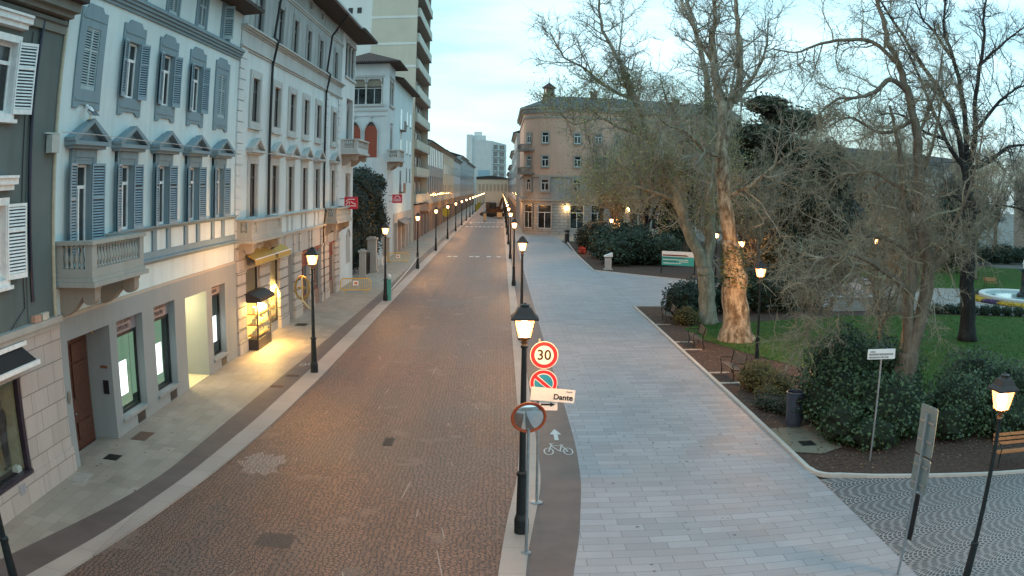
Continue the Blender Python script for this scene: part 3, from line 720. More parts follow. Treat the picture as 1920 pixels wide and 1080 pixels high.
for i, x in enumerate(BAY):
    ops += [op(x,9.82,s2o), op(x,12.98,s3c), op(x,5.32,s1d) if i == 0 else op(x,5.92,s1)]
m.wall(18.86,35.68,3.97,14.5,ops); shell(m,18.86,35.68,14,14.5); m.build('wall', W1, b1)
for i, x in enumerate(BAY):
    o = put(s2c if i in (0,4) else s2o, b1, x, 9.82); put(s3h if i == 4 else s3c, b1, x, 12.98)
    o = put(s1d, b1, x, 5.32) if i == 0 else put(s1, b1, x, 5.92)
    zt = 2.9 if i == 0 else 2.3
    q = MB(); q.box(-.82,.82,-.11,.01,zt-.3,zt+.08); q.box(-.6,.6,-.14,-.1,zt-.22,zt-.02); inst('lintel_panel', q.mesh('lintel_panel', T1), o)
    # net curtain glow left dark; lamp lit behind the balcony door
    if i == 0: q = MB(); q.lathe([(.0,-.08),(.06,-.05),(.07,.02),(.03,.09),(0,.1)],8,(.2,.34,.62)); inst('lit_lamp', q.mesh('lit_lamp', emit('room_lamp', (1,.62,.2), 5)), o)
m = MB(); moulding(m,18.87,35.68,12.45,12.86,.26,4); m.box(18.87,35.68,-.09,.006,12.87,12.97); m.build('upper_cornice', T1, b1)
m = MB(); moulding(m,22.7,35.68,5.78,5.93,.2,3); moulding(m,18.9,35.68,4.74,4.9,.2,3); m.box(18.9,35.68,-.05,.008,4.9,5.12)
for x in BAY[1:]:
    m.box(x-.86,x-.5,-.06,.007,5.12,5.79); m.box(x+.5,x+.86,-.06,.007,5.12,5.79)
m.build('ledge', T1, b1)
m = MB(); m.box(18.87,35.66,-.06,0,3.93,4.02,0); m.build('base_band', stucco('cream_band', (.42,.37,.31), .2), b1)
m = MB(); m.box(18.7,35.9,-.95,.2,14.5,14.62); m.prism([(-.97,14.62),(7,17.6),(14,14.62)],18.7,35.9); m.build('roof', SOFFIT, b1)
# bank ground floor
gops = [(19.52,22.4,-.01,3.36,.85),(22.95,25.05,.5,3.36,.36),(26.1,28.1,.5,3.36,.36),(29.22,31.66,-.01,3.26,2.2),(32.35,34.1,.5,3.3,.36)]
m = MB(); m.wall(19.1,35.68,0,3.93,gops,y=-.06,rev=.4); m.build('bank_front', G1, b1)
m = MB(); m.box(19.52,22.4,.78,.8,0,3.4); m.build('recess_back', flat('warm_grey_recess', (.17,.145,.125), .7), b1)
m = MB(); m.box(19.6,22.1,.66,.72,0,3.2)
for zz_ in (.3,1.5,2.5):
    for xx in (19.75,20.95): m.box(xx,xx+.95,.62,.66,zz_,zz_+(.95 if zz_ > .5 and zz_ < 2 else .5))
dd = m.build('door', flat('red_brown_wood', (.07,.024,.015), .45, 0, .4, 10), b1)
q = MB(); q.lathe([(0,0),(.03,.01),(.03,.05),(0,.06)],8,(20.85,.6,1.05)); q.build('handle', GREY_STEEL, dd)
m = MB(); m.box(22.385,22.402,.1,.3,1.35,1.75); m.box(22.36,22.386,.12,.28,1.45,1.7); m.build('intercom', BLACK, b1)
m = MB(); m.box(22.388,22.402,.1,.35,2.1,2.18); m.build('brass_plate', flat('copper_plate', (.3,.13,.08), .4, .6), b1)
m = MB(); m.lathe([(.0,.0),(.1,.02),(.1,.1),(0,.12)],10,(22.0,.4,3.15)); m.build('ceiling_lamp', flat('unlit_lantern', (.2,.13,.06), .4, .4), b1)
m = MB(); m.lathe([(0,-.01),(.11,0),(.13,.01),(.1,.015),(0,.015)],16); cr = m.mesh('shield_plate', flat('bronze_plate', (.2,.2,.17), .4, .5)); o = inst('shield_plate', cr, b1, (19.3,-.075,1.95)); o.rotation_euler = (R(90),0,0); o.scale = (.8,1.3,1)
SIGNP = flat('mauve_sign_panel', (.25,.215,.225), .6); POSTER = emit('lit_poster', (.95,1,1), 1.6); GREENIN = emit('lit_bank_interior', (.28,.46,.32), .34)
for i, (a, b_, px0, px1) in enumerate(((22.95,25.05,23.45,24.35),(26.1,28.1,26.75,27.55),(32.35,34.1,33.2,33.95))):
    q = MB(); z0 = .56
    q.box(a,a+.07,.2,.28,.52,2.9); q.box(b_-.07,b_,.2,.28,.52,2.9); q.box(a,b_,.2,.28,.5,.58); q.box(a,b_,.2,.28,2.8,2.9)
    wdw = q.build('bank_window', BLACK, b1)
    q = MB(); q.box(a+.02,b_-.02,.235,.24,.55,2.85); q.build('pane', CLEAR, wdw)
    q = MB(); q.box(a,b_,.19,.285,2.9,3.36); sp = q.build('sign_panel', SIGNP, wdw)
    text('lettering', 'BANCA DI CREDITO\nCOOPERATIVO', .2, flat('dark_red_letters', (.03,.012,.015), .5), sp, ((a+b_)/2-.12,.185,3.13), (R(90),0,0), sx=.82)
    q = MB(); q.box(a,b_,.95,.97,.5,2.9); q.box(a+.9,b_,.5,.52,.55,2.85) if i < 2 else None; q.build('lit_interior', GREENIN, wdw)
    q = MB(); q.box(px0,px1,.32,.345,.98,2.0); q.build('lit_poster', POSTER, wdw)
    q = MB(); q.box(px0-.2,px0-.05,.6,.9,2.0,2.6); q.build('hanging_display', flat('dark_display', (.04,.05,.05), .6), wdw); q = MB(); q.box(px1-.3,px1+.2,.6,.9,.55,.85); q.build('display_stand', MATS['dark_display'], wdw)
    q = MB(); q.box(a-.06,b_+.1,-.14,-.05,.42,.5); q.build('sill', CONC, wdw)
    q = MB(); q.box((a+b_)/2+.1,(a+b_)/2+.75,-.075,-.055,.08,.36); q.build('vent_grille', BLACK, wdw)
m = MB(); m.box(29.22,31.66,2.1,2.13,0,3.3); m.box(29.22,31.66,-.05,2.1,.0,.06); m.build('entrance_niche', flat('cream_niche', (.62,.56,.36), .6), b1)
q = MB(); q.box(29.3,31.4,2.03,2.08,.06,2.45); dgl = q.build('glass_door', emit('lit_glass_door', (1,.93,.6), 1.5), b1)
q = MB()
for xx in (29.25,30.33,31.38): q.box(xx,xx+.06,1.98,2.06,.06,2.5)
q.build('door_frame', BLACK, dgl)
m = MB(); m.box(30.1,30.9,.8,1.6,3.22,3.25); m.build('ceiling_lamp', emit('niche_lamp', (1,.85,.45), 5), b1)
def lamp_light(name, parent, loc, e, c, rad=.12, typ='POINT', rot=None, size=None):
    ld = bpy.data.lights.new(name, typ); ld.energy = e; ld.color = c
    if typ == 'AREA':
        ld.shape = 'RECTANGLE'; ld.size, ld.size_y = size
    else: ld.shadow_soft_size = rad
    o = bpy.data.objects.new(name, ld); C.objects.link(o); o.location = loc
    if rot: o.rotation_euler = rot
    o.parent = parent; return o
lamp_light('bulb', b1, (30.5,1.1,3.0), 110, (1,.8,.4))
# balcony with balusters and scroll corbels
def baluster(h):
    m = MB(); s = h/.6
    m.lathe([(.075,0),(.075,.05*s),(.045,.07*s),(.06,.14*s),(.085,.22*s),(.07,.32*s),(.04,.44*s),(.038,.5*s),(.06,.53*s),(.07,.56*s),(.07,.6*s)],9); return m.mesh('baluster', STONE_TRIM, True)
BAL = baluster(.52)
def balcony(parent, x0, x1, d, z0, ztop, mats, posts=(), every=.21, corbels=(), slab=.22, name='balcony', solid=False):
    m = MB(); m.box(x0-.12,x1+.12,-d-.12,.01,z0-slab,z0-slab*.45); m.box(x0-.05,x1+.05,-d-.05,.012,z0-slab*.45,z0)
    o = m.build(name, mats, parent)
    q = MB(); zb = z0+.22
    q.box(x0,x1,-d,-d+.2,z0,zb); q.box(x0,x0+.2,-d+.2,.0,z0,zb); q.box(x1-.2,x1,-d+.2,.0,z0,zb)
    for px in (x0, x1-.3, *posts): q.box(px,px+.3,-d-.01,-d+.22,zb,ztop-.1)
    q.box(x0,x0+.2,-.25,0,zb,ztop-.1); q.box(x1-.2,x1,-.25,0,zb,ztop-.1)
    if solid: q.box(x0+.9,x1-.9,-d+.02,-d+.14,zb,ztop-.1)
    q.build('parapet', mats, o)
    q = MB(); q.box(x0-.07,x1+.07,-d-.07,-d+.25,ztop-.1,ztop); q.box(x0-.07,x0+.25,-d+.25,0,ztop-.1,ztop); q.box(x1-.25,x1+.07,-d+.25,0,ztop-.1,ztop); q.build('handrail', mats, o)
    sc = (ztop-.1-zb)/.52; n = int((x1-x0-.6)/every)
    for i in range(n+1):
        bx = x0+.3+(x1-x0-.6)*(i+.5)/(n+1)
        if any(px-.06 < bx < px+.36 for px in posts) or (solid and x0+.85 < bx < x1-.85): continue
        e = inst('baluster', BAL, o, (bx,-d+.1,zb)); e.scale = (1,1,sc)
    n = max(1, int((d-.5)/every))
    for i in range(n+1):
        for bx in (x0+.1, x1-.1): e = inst('baluster', BAL, o, (bx,-d+.28+(d-.55)*(i+.5)/(n+1),zb)); e.scale = (1,1,sc)
    for cx in corbels:
        q = MB(); pr = [(0,z0-slab)]; H = .78; D = d-.05
        pr = [(0,z0-slab),(-D,z0-slab),(-D,z0-slab-.16)]
        for k in range(9):
            a = k/8*PI*1.1; pr.append((-D+.2+.2*-math.cos(a)*1.0, z0-slab-.3-.17*math.sin(a)))
        pr += [(-D*.55,z0-slab-.42),(-D*.38,z0-slab-.62),(-D*.15,z0-slab-.76),(0,z0-slab-.78)]
        q.prism(pr, cx-.17, cx+.17); q.box(cx-.22,cx+.22,-D-.02,0,z0-slab-.1,z0-slab-.004)
        q.build('corbel', stucco('carved_corbel_stone', (.33,.29,.245), .4), o)
    return o
balcony(b1, 19.1, 22.65, 1.22, 5.0, 5.9, STONE_TRIM, corbels=(19.5,22.2))
m = MB(); m.tube([(18.86,-.09,11.3),(18.86,-.09,4.0)],.06,8); m.build('downpipe', flat('cream_pipe', (.38,.35,.26), .5), b0)
m = MB(); m.tube([(19.0,-.03,12.2),(18.98,-.03,4.1)],.035,6); m.build('cable', BLACK, b1)
m = MB(); m.box(18.3,18.75,-.3,-.1,8.08,8.52); m.box(18.1,18.9,-.2,-.12,8.54,8.58); m.build('junction_box', flat('pale_junction_box', (.36,.39,.37), .5), b0)
# sagging cable for street lights along the facades
t = MB(); P_ = [(18.5,8.56),(20.36,8.57),(24.4,8.53),(27.9,8.52),(31.2,8.5),(34.3,8.55),(37.6,8.57),(43.7,8.62),(48,8.58),(52.8,8.62),(59.2,8.6)]
t.tube([(-10.5+.02*math.sin(y),y,z) for y, z in P_],.012,5); tag(t.build('overhead_cable', flat('pale_cable', (.35,.36,.36), .5)), 'thin pale cable strung across the pediments of the blue and quoined houses', 'cable')
# seagull on the pediment
g = thing('seagull', 'white seagull with dark wing tips perched on the leftmost pediment', 'seagull', (-10.72,20.6,8.98), R(65))
bm_ = MB(); bm_.lathe([(0,-.24),(.03,-.2),(.085,-.08),(.1,.02),(.09,.1),(.055,.17),(.05,.21),(.058,.26),(.045,.3),(0,.32)],10)
o = bm_.build('body', flat('gull_white', (.75,.76,.76), .7), g, smooth=True); o.rotation_euler = (R(-55),0,0); o.location = (0,0,.24)
q = MB(); q.prism([(.05,.28),(-.1,.24),(-.3,.1),(-.36,.08),(-.2,.2),(0,.33)], -.095, .095); o = q.build('wing', flat('gull_grey', (.12,.125,.14), .7), g); o.scale = (1,1,.9)
q = MB(); q.tube([(0,.2,.44),(0,.29,.42)],[.018,.004],6); q.build('beak', flat('gull_beak', (.6,.4,.05), .5), g)
for sx in (-.03,.03): q = MB(); q.tube([(sx,.02,.16),(sx,.02,.01)],.008,5); q.box(sx-.03,sx+.03,0,.07,0,.012); q.build('leg', MATS['gull_beak'], g)
# ---- B2: quoined palazzo
W2 = stucco('palazzo_pale_stucco', (.58,.645,.65), .3); W2G = stucco('ground_floor_render', (.42,.41,.39), .35); W2A = stucco('attic_grey_stucco', (.37,.40,.40), .55, streak=1.6)
T2 = stucco('palazzo_stone', (.46,.48,.47), .35); QU = stucco('quoin_stone', (.58,.61,.61), .35)
DK = flat('brown_black_frames', (.03,.027,.026), .5)
b2 = thing('palazzo', 'tall pale palazzo with quoins, pediments and a gold shop awning beside the blue house', 'building', (-11,0,0), LEFT)
B2 = [38.5, 42.5, 45.95, 49.4, 52.95, 58.1]
v1 = winspec(1.2,2.35,.28,.07,T2,DK,.13,None,ped=(2.2,.62,2.82,.36),sill=False,base=False,head=.16,trans=.74)
v2 = winspec(1.2,1.98,.34,.08,T2,DK,.13,None,trans=.7)
v3 = winspec(.95,1.9,.3,.06,stucco('attic_stone', (.33,.35,.345), .5),DK,.12,None,sill=False,trans=.7)
v4 = winspec(.7,.5,.1,.03,T2,DK,.2,None,sill=False,trans=1,mull=False,rich=False)
m = MB(); ops = []
for x in B2: ops += [op(x,5.76,v1), op(x,9.98,v2)]
m.wall(35.69,60.6,4.7,13.1,ops); m.build('wall', W2, b2)
m = MB(); ops = []
for x in B2: ops += [op(x,14.12,v3), op(x,17.36,v4)]
m.wall(35.69,60.6,13.1,17.95,ops); shell(m,35.69,60.6,14,17.95); m.build('attic_wall', W2A, b2)
for x in B2:
    put(v1,b2,x,5.76); put(v2,b2,x,9.98); put(v3,b2,x,14.12); put(v4,b2,x,17.36)
m = MB(); moulding(m,35.6,60.7,13.85,14.08,.3,3); moulding(m,35.65,60.65,13.02,13.2,.14,2); m.box(35.7,60.55,-.04,.006,13.2,13.85); moulding(m,35.7,60.6,16.75,16.95,.12,2); m.build('cornice', T2, b2)
for q0, q1 in ((35.72,36.72),(54.35,54.0),(55.2,56.1),(59.5,60.5)):
    if q1 < q0: continue
    m = MB(); z = 4.8; i = 0
    while z < 12.9:
        d = .0 if i % 2 else .18; m.box(q0+ (d if q0>36 else 0),q1-(d if q0<36 else 0),-.07,.006,z,z+.42); z += .46; i += 1
    m.build('quoins', QU, b2)
m = MB(); moulding(m,41.3,55.0,5.55,5.7,.2,3); moulding(m,35.7,60.55,4.55,4.75,.2,3)
for x in B2[1:5]:
    for s in (-1,1): m.box(x+s*.55-.14+ (0),x+s*.55+.14,-.06,.007,4.76,5.55)
m.build('ledge', T2, b2)
balcony(b2,35.85,41.2,.75,4.95,5.72,STONE_TRIM,solid=True,corbels=(36.3,40.7)); balcony(b2,55.4,60.9,.8,4.95,5.72,STONE_TRIM,corbels=(55.8,60.4))
m = MB(); m.box(35.5,60.7,-1.25,.1,17.95,18.08); m.prism([(-1.3,18.08),(7,20.8),(14,18.08)],35.5,60.75); m.build('roof', SOFFIT, b2)
m = MB(); m.box(35.5,60.75,-1.42,-1.25,18.0,18.14); m.build('gutter', flat('zinc_gutter', (.3,.31,.31), .5, .4), b2)
for x, z1 in ((41.05,17.9),(54.75,17.9)):
    m = MB(); m.tube([(x,-1.3,17.95),(x,-.35,16.6),(x,-.12,14.3),(x,-.34,14.1),(x,-.12,12.9),(x,-.12,5.8),(x,-.26,5.5),(x,-.1,4.4),(x,-.1,.02)] if x > 50 else [(x,-1.3,17.95),(x,-.35,16.6),(x,-.12,14.3),(x,-.34,14.1),(x,-.12,12.9),(x,-.12,5.75)],.07,7); m.build('downpipe', flat('black_pipe', (.015,.016,.018), .4), b2)
# ground floor: rusticated piers, shops
OPN = [(37.1,39.4,0,3.5,1.6),(41.35,43.25,0,3.5,1.6),(45.1,46.5,0,3.5,1.2),(48.45,50.5,0,3.5,.6),(51.75,53.9,0,3.5,.6),(56.6,58.6,0,3.4,.6)]
m = MB(); m.wall(35.69,60.6,0,4.55,OPN,y=-.02,rev=.5); m.build('ground_floor_wall', W2G, b2)
PIER = zslab('rusticated_pier_stone', (.42,.385,.35), 3.0, .5, mort=.02, var=.05)
for a, b_ in ((35.75,37.05),(39.45,41.3),(43.3,45.05),(46.55,48.4),(50.55,51.7),(53.95,54.6),(54.95,56.5),(58.65,60.4)):
    m = MB(); z = .62
    m.box(a-.02,b_+.02,-.16,-.012,0,.6)
    while z < 3.3: m.box(a,b_,-.12,-.012,z+.025,z+.44); z += .465
    m.box(a-.04,b_+.04,-.15,-.012,3.42,3.56); m.box(a+.1,a+.35,-.1,-.012,3.56,4.5); m.box(b_-.35,b_-.1,-.1,-.012,3.56,4.5)
    m.build('rusticated_pier', PIER, b2)
WARM = emit('shop_shelf_glow', (1,.55,.13), 1.3); ORN = emit('shop_orange_interior', (.75,.25,.07), .28); SHELFM = flat('pale_boxes', (.6,.55,.4), .7)
for i, (a, b_) in enumerate(((37.1,39.4),(41.35,43.25))):
    q = MB(); q.box(a,b_,.02,.1,.5,.6); q.box(a,a+.07,.02,.1,.5,3.5); q.box(b_-.07,b_,.02,.1,.5,3.5); q.box(a,b_,.02,.1,2.1,2.2); wdw = q.build('shop_window', DK, b2)
    q = MB(); q.box(a+.02,b_-.02,.05,.055,.6,3.45); q.build('pane', CLEAR, wdw)
    q = MB(); q.box(a,b_,.03,.5,0,.5); q.build('stall_riser', CONC, wdw)
    q = MB(); q.box(a,b_,.45,.47,.6,2.15); q.build('lit_backdrop', WARM, wdw)
    q = MB(); q.box(a,b_,1.3,1.32,2.2,3.5); q.build('orange_interior', ORN, wdw)
    for k in range(3):
        q = MB(); q.box(a+.08,b_-.08,.12,.44,.75+.45*k,.78+.45*k); sh = q.build('shelf', flat('orange_shelf', (.5,.2,.04), .5), wdw)
        for j in range(4): q = MB(); jx = a+.2+j*(b_-a-.5)/3.2; q.box(jx,jx+.26,.16,.3,.785+.45*k,.785+.45*k+.16+.05*((j+k)%3)); q.build('boxed_goods', SHELFM, sh)
    q = MB(); q.lathe([(.12,0),(.1,.2),(.05,.32),(.02,.55),(0,.56)],8,((a+b_)/2,.35,2.35)); q.build('display_figure', flat('pale_figure', (.5,.38,.3), .6), wdw)
vt = MB(); vt.box(37.1,39.4,-.62,-.04,.0,.5); vt.box(37.1,39.4,-.62,-.04,2.1,2.14)
for xx in (37.1,39.34): vt.box(xx,xx+.06,-.62,-.56,.5,2.1)
vt = vt.build('projecting_showcase', DK, b2)
q = MB(); q.box(37.16,39.34,-.09,-.07,.5,2.1); q.build('lit_backdrop', WARM, vt)
for xx in (37.11,39.37): q = MB(); q.box(xx,xx+.012,-.56,-.07,.5,2.1); q.build('pane', CLEAR, vt)
q = MB(); q.box(37.16,39.34,-.61,-.6,.5,2.1); q.build('pane', CLEAR, vt)
for k in range(3):
    q = MB(); q.box(37.16,39.34,-.55,-.1,.62+.47*k,.66+.47*k); sh = q.build('shelf', MATS['orange_shelf'], vt)
    for j in range(5): q = MB(); jx = 37.25+.42*j; q.box(jx,jx+.28,-.5,-.3,.665+.47*k,.665+.47*k+.17+.06*((j+k)%3)); q.build('boxed_goods', SHELFM, sh)
m = MB(); m.prism([(-.02,2.5),(-.3,2.5),(-.78,2.3),(-.8,2.141),(-.02,2.141)],36.95,39.5); m.build('window_canopy', flat('black_canopy', (.02,.018,.018), .5), b2)
lamp_light('bulb', b2, (38.25,-.68,2.05), 520, (1,.56,.15), typ='AREA', rot=(R(35),0,0), size=(2.2,.3))
lamp_light('bulb', b2, (38.25,-.3,1.98), 22, (1,.7,.3), typ='AREA', rot=(0,0,0), size=(2.0,.3))
lamp_light('bulb', b2, (42.3,-.05,2.0), 150, (1,.58,.17), typ='AREA', rot=(R(70),0,0), size=(1.8,.8))
m = MB(); pr = [(-.02,4.3),(-.62,3.98),(-.64,3.72),(-.6,3.72),(-.58,3.95),(-.02,4.22)]; m.prism(pr,36.9,43.6); aw = m.build('gold_awning', flat('gold_awning_cloth', (.42,.27,.06), .75), b2)
text('awning_lettering', '.S9E1', .26, flat('brown_letters', (.06,.035,.015), .7), aw, (40.7,-.645,3.85), (R(90),0,0))
m = MB(); m.box(36.9,43.6,-.66,-.6,3.96,4.0); m.build('awning_bar', WHITE_PAINT, aw)
m = MB(); m.box(45.1,46.5,1.1,1.12,0,3.5); m.build('dark_doorway', BLACK, b2)
MAR = flat('maroon_shopfront', (.16,.022,.016), .5, 0, .3)
for a, b_, hz in ((48.45,50.5,.9),(51.75,53.9,.9),(56.6,58.6,.95)):
    q = MB(); q.box(a,b_,.1,.15,hz,3.4); q.box(a,b_,.05,.1,2.6,2.75); q.box((a+b_)/2-.05,(a+b_)/2+.05,.05,.1,hz,2.6); s_ = q.build('maroon_shop_window', MAR, b2)
    q = MB(); q.box(a+.1,b_-.1,.085,.095,hz+.1,2.55); q.build('pane', GLASS, s_)
    q = MB(); q.box(a,b_,.04,.2,0,hz); q.build('stall_riser', zslab('brick_riser', (.26,.17,.13), .25, .08), s_)
    q = MB(); q.box(a-.02,b_+.05,-.1,.3,3.38,3.46); q.build('sun_blind_box', flat('red_blind', (.2,.03,.02), .6), s_)
# Venetian-gothic end bay of the palazzo
b2b = thing('gothic_house', 'narrow pale Venetian gothic bay with loggia and balcony at the end of the palazzo', 'building', (-11,0,0), LEFT)
W2B = stucco('gothic_white_stucco', (.6,.635,.635), .3)
m = MB(); m.wall(60.62,66.4,0,17.95,[(61.9,66.2,14.9,17.6,.8),(63.0,65.7,10.4,13.4,.5),(63.2,65.4,4.9,8.0,.5)]); shell(m,60.62,66.4,12,17.95); m.build('wall', W2B, b2b)
def arch(m, x, w, z0, z1, y, t, pointed=True, mm=0, depth=.1):
    """moulded arch ring of half-width w springing at z0 to apex z1"""
    n = 7; inn, out = [], []
    for k in range(n+1):
        u = k/n*PI
        px = -math.cos(u)*w; pz = math.sin(u)**(.8 if pointed else 1)*(z1-z0)
        if pointed: pz = (z1-z0)*(1-abs(px)/w)**.55 if abs(px) < w else 0
        inn.append((x+px, z0+pz)); out.append((x+px*(1+t/w), z0+pz*(1+t/max(.2,(z1-z0)))))
    for k in range(n):
        m.prism([inn[k],inn[k+1],out[k+1],out[k]], y-depth, y+.01, mm, 'y')
def lancet(parent, x, w, z0, z1, y, name, mats, surm, rz=0, frame=True):
    """pointed window: filled leaf (pane or shutter) with moulded frame and finial"""
    h = z1-z0; spring = z0+h*.72
    q = MB(); 
    if frame:
        q.box(x-w-.09,x-w,y-.08,y+.02,z0,spring); q.box(x+w,x+w+.09,y-.08,y+.02,z0,spring)
        arch(q, x, w, spring, z1, y, .1); q.lathe([(.05,0),(.03,.1),(.09,.16),(.09,.2),(.0,.3)],7,(x,y-.05,z1+.05))
    o = q.build('gothic_window', surm, parent, (0,0,0), rz)
    p = MB(); pr = [(x-w,z0),(x+w,z0),(x+w,spring)]+[(x+w*(1-k/6), spring+(z1-spring)*(k/6)**.55) for k in range(1,6)]+[(x,z1)]+[(x-w*(1-k/6), spring+(z1-spring)*(k/6)**.55) for k in range(5,0,-1)]+[(x-w,spring)]
    p.prism(pr, y+.0, y+.03, 0, 'y'); p.build(name, mats, o); return o
for x in (63.7,65.0): lancet(b2b, x, .5, 10.4, 13.2, .3, 'pane', GLASS, T2)
lancet(b2b, 64.3, 1.0, 4.9, 8.0, .2, 'arched_door', flat('brown_arched_door', (.13,.10,.075), .6), T2)
q = MB(); q.box(62.0,66.1,.7,.75,14.9,17.6); q.build('loggia_glazing', GLASS, b2b)
q = MB()
for x in (61.95,63.3,64.7,66.05): q.lathe([(.11,0),(.11,.12),(.08,.2),(.07,2.1),(.12,2.25),(.12,2.4)],9,(x,.12,14.95))
q.box(61.8,66.3,-.12,.25,14.75,14.93); q.box(61.8,66.3,-.06,.25,17.38,17.62); q.build('loggia_columns', T2, b2b)
balcony(b2b,61.2,66.3,1.15,9.5,10.35,T2,corbels=(61.8,65.7))
q = MB(); q.box(63.55,65.1,-.03,.01,1.55,3.6); arch(q,64.33,.6,3.4,4.0,0,.12); o = q.build('slit_niche', stucco('niche_grey', (.38,.37,.35), .3), b2b)
m = MB(); m.box(60.4,67.3,-1.5,.1,17.98,18.12); m.prism([(-1.55,18.12),(6,20.2),(12,18.12)],60.76,67.35); m.build('roof', SOFFIT, b2b)
# hanging red shop signs
def red_sign(loc, w, h, label, lines):
    t = thing('hanging_sign', label, 'sign', loc)
    q = MB(); q.box(-w/2,w/2,-.06,.06,-h/2,h/2); o = q.build('panel', flat('crimson_sign', (.40,.015,.05), .45, 0, .08), t)
    for zb_ in (.35,-.3): q = MB(); q.tube([(-w/2-.35,0,h*zb_),(-w/2,0,h*zb_)],.025,6); q.build('bracket', DARKIRON, t)
    for pts in lines:
        q = MB(); q.tube([(x*w,-.068,z*h) for x, z in pts],.028,5); q.build('mark', SIGNWHITE, o)
red_sign((-10.05,60.1,5.93), .92, .82, 'crimson hanging sign with white marks over the palazzo end balcony', [[(-.38,.12),(-.2,.3),(.3,.3)],[(-.38,-.15),(-.25,.05),(-.1,.12),(-.12,-.12)],[(.0,.12),(.12,.0),(.35,-.1)],[(-.4,-.24),(.38,-.24)]])
red_sign((-9.9,86.2,5.86), .95, .82, 'crimson hanging sign with white bars beside the gothic corner house', [[(-.25,.1),(-.1,.3),(.15,.3),(.32,.05)],[(-.4,-.05),(.4,-.05)],[(-.4,-.25),(.4,-.25)]])
# ---- garden gate piers, rail and ivy-clad evergreen in the gap
STP = stucco('gate_pier_stone', (.38,.36,.33), .35)
def pier(x, y, s, h, label):
    t = thing('gate_pier', label, 'gate pier', (x,y,0), 0, 'stone piers in front of the ivy garden')
    q = MB(); q.box(-s,s,-s,s,.25,h); q.box(-s-.1,s+.1,-s-.1,s+.1,0,.25); q.build('shaft', STP, t)
    q = MB(); q.box(-s-.08,s+.08,-s-.08,s+.08,h,h+.14); q.box(-s*.7,s*.7,-s*.7,s*.7,h+.14,h+.24); q.build('cap', STP, t)
pier(-10.55,68.6,.24,2.0,'slim stone gate pier nearest the white gothic bay'); pier(-10.45,73.2,.36,2.7,'thick stone gate pier farther along by the ivy'); pier(-10.5,82.6,.3,2.2,'stone gate pier nearest the gothic corner house')
t = thing('garden_fence', 'dark iron railing between the stone piers of the ivy garden', 'fence', (-10.6,68.9,0)); q = MB()
for i in range(44):
    yy = .15+i*.094
    if i < 42: q.box(-.012,.012,yy,yy+.024,.05,1.7)
q.box(-.02,.02,.05,4.2,.2,.25); q.box(-.02,.02,.05,4.2,1.5,1.55); q.build('railing', DARKIRON, t)
# ---- B3: gothic corner house, side wall facing us
b3 = thing('gothic_corner_house', 'gothic corner house with brick-red arched shutters and a loggia under tiles', 'building', (-11,86.8,0), LEFT)
W3 = stucco('gothic_grey_blue_stucco', (.52,.575,.59), .25); T3 = stucco('gothic_stone', (.42,.44,.43), .35)
SD = -LEFT   # side-wall space inside the house: origin 4.6 m in, x toward the street
sw = thing('side', '', ''); bpy.data.objects.remove(sw)
def side(mb, name, mats): return mb.build(name, mats, b3, (0,4.6,0), SD)
m = MB(); m.wall(0,4.6,0,19.2,[(.55,4.05,15.15,17.75,.5)]); side(m, 'side_wall', W3)
m = MB(); m.wall(0,5.3,0,19.2,[(.9,4.4,15.15,17.75,.5),(2.0,4.2,10.4,13.4,.3)]); m.poly([(5.3,0,0),(5.3,8,0),(5.3,8,19.2),(5.3,0,19.2)]); m.poly([(0,4.6,19.2),(0,0,19.2),(5.3,0,19.2),(5.3,4.6,19.2)]); m.build('street_wall', W3, b3)
def loggia(x0, x1, z0, z1, placer, n):
    q = MB(); q.box(x0,x1,.42,.46,z0,z1); placer(q, 'loggia_glazing', GLASS)
    q = MB(); w = (x1-x0)/n
    for k in range(n+1): q.lathe([(.13,0),(.1,.15),(.08,.2),(.08,1.7),(.13,1.85),(.16,2.0)],8,(x0+k*w,.1,z0))
    for k in range(n):
        xx = x0+k*w; q.box(xx+.06,xx+w-.06,.3,.36,z0+1.55,z0+1.65); q.box(xx+w/2-.04,xx+w/2+.04,.3,.36,z0,z0+1.6)
        pr = [(xx+.02,z1+.01),(xx+.02,z1-.55),(xx+.28,z1-.12),(xx+w-.28,z1-.12),(xx+w-.02,z1-.55),(xx+w-.02,z1+.01)]; q.prism(pr,.02,.24,0,'y')
    q.box(x0-.2,x1+.2,-.16,.2,z0-.25,z0-.01); q.box(x0-.2,x1+.2,-.1,-.0,z1+.1,z1+.3); placer(q, 'loggia_columns', T3)
    q = MB(); q.box(x0,x1,.2,.22,z1-.85,z1-.05); placer(q, 'roller_blind', flat('tan_blind', (.2,.18,.14), .8))
loggia(.75,3.95,15.15,17.75,side,2); loggia(1.0,4.3,15.15,17.75,lambda q,n,mm: q.build(n,mm,b3),2)
RW = flat('brick_red_shutter', (.21,.045,.022), .6, 0, .2, 8)
for x, z0 in ((1.3,10.75),(2.95,9.9)):
    q = MB(); w = .62; z1 = 13.35; sp = z1-1.0
    q.box(x-w-.12,x-w,-.08,.02,z0,sp); q.box(x+w,x+w+.12,-.08,.02,z0,sp); arch(q,x,w,sp,z1+.15,0,.16); q.lathe([(.06,0),(.04,.12),(.12,.2),(.12,.26),(0,.4)],7,(x,-.05,z1+.3)); o = side(q, 'gothic_window', T3)
    p = MB(); p.prism([(x-w,z0),(x+w,z0),(x+w,sp+.2),(x+w*.7,sp+.55),(x,sp+.7),(x-w*.7,sp+.55),(x-w,sp+.2)], -.05, .02, 0, 'y'); p.build('red_shutter', RW, o)
    p = MB(); p.prism([(x-w,sp+.1),(x+w,sp+.1),(x+w*.6,sp+.75),(x,z1+.1),(x-w*.6,sp+.75)], -.02, .01, 0, 'y'); p.build('tracery', DK, o)
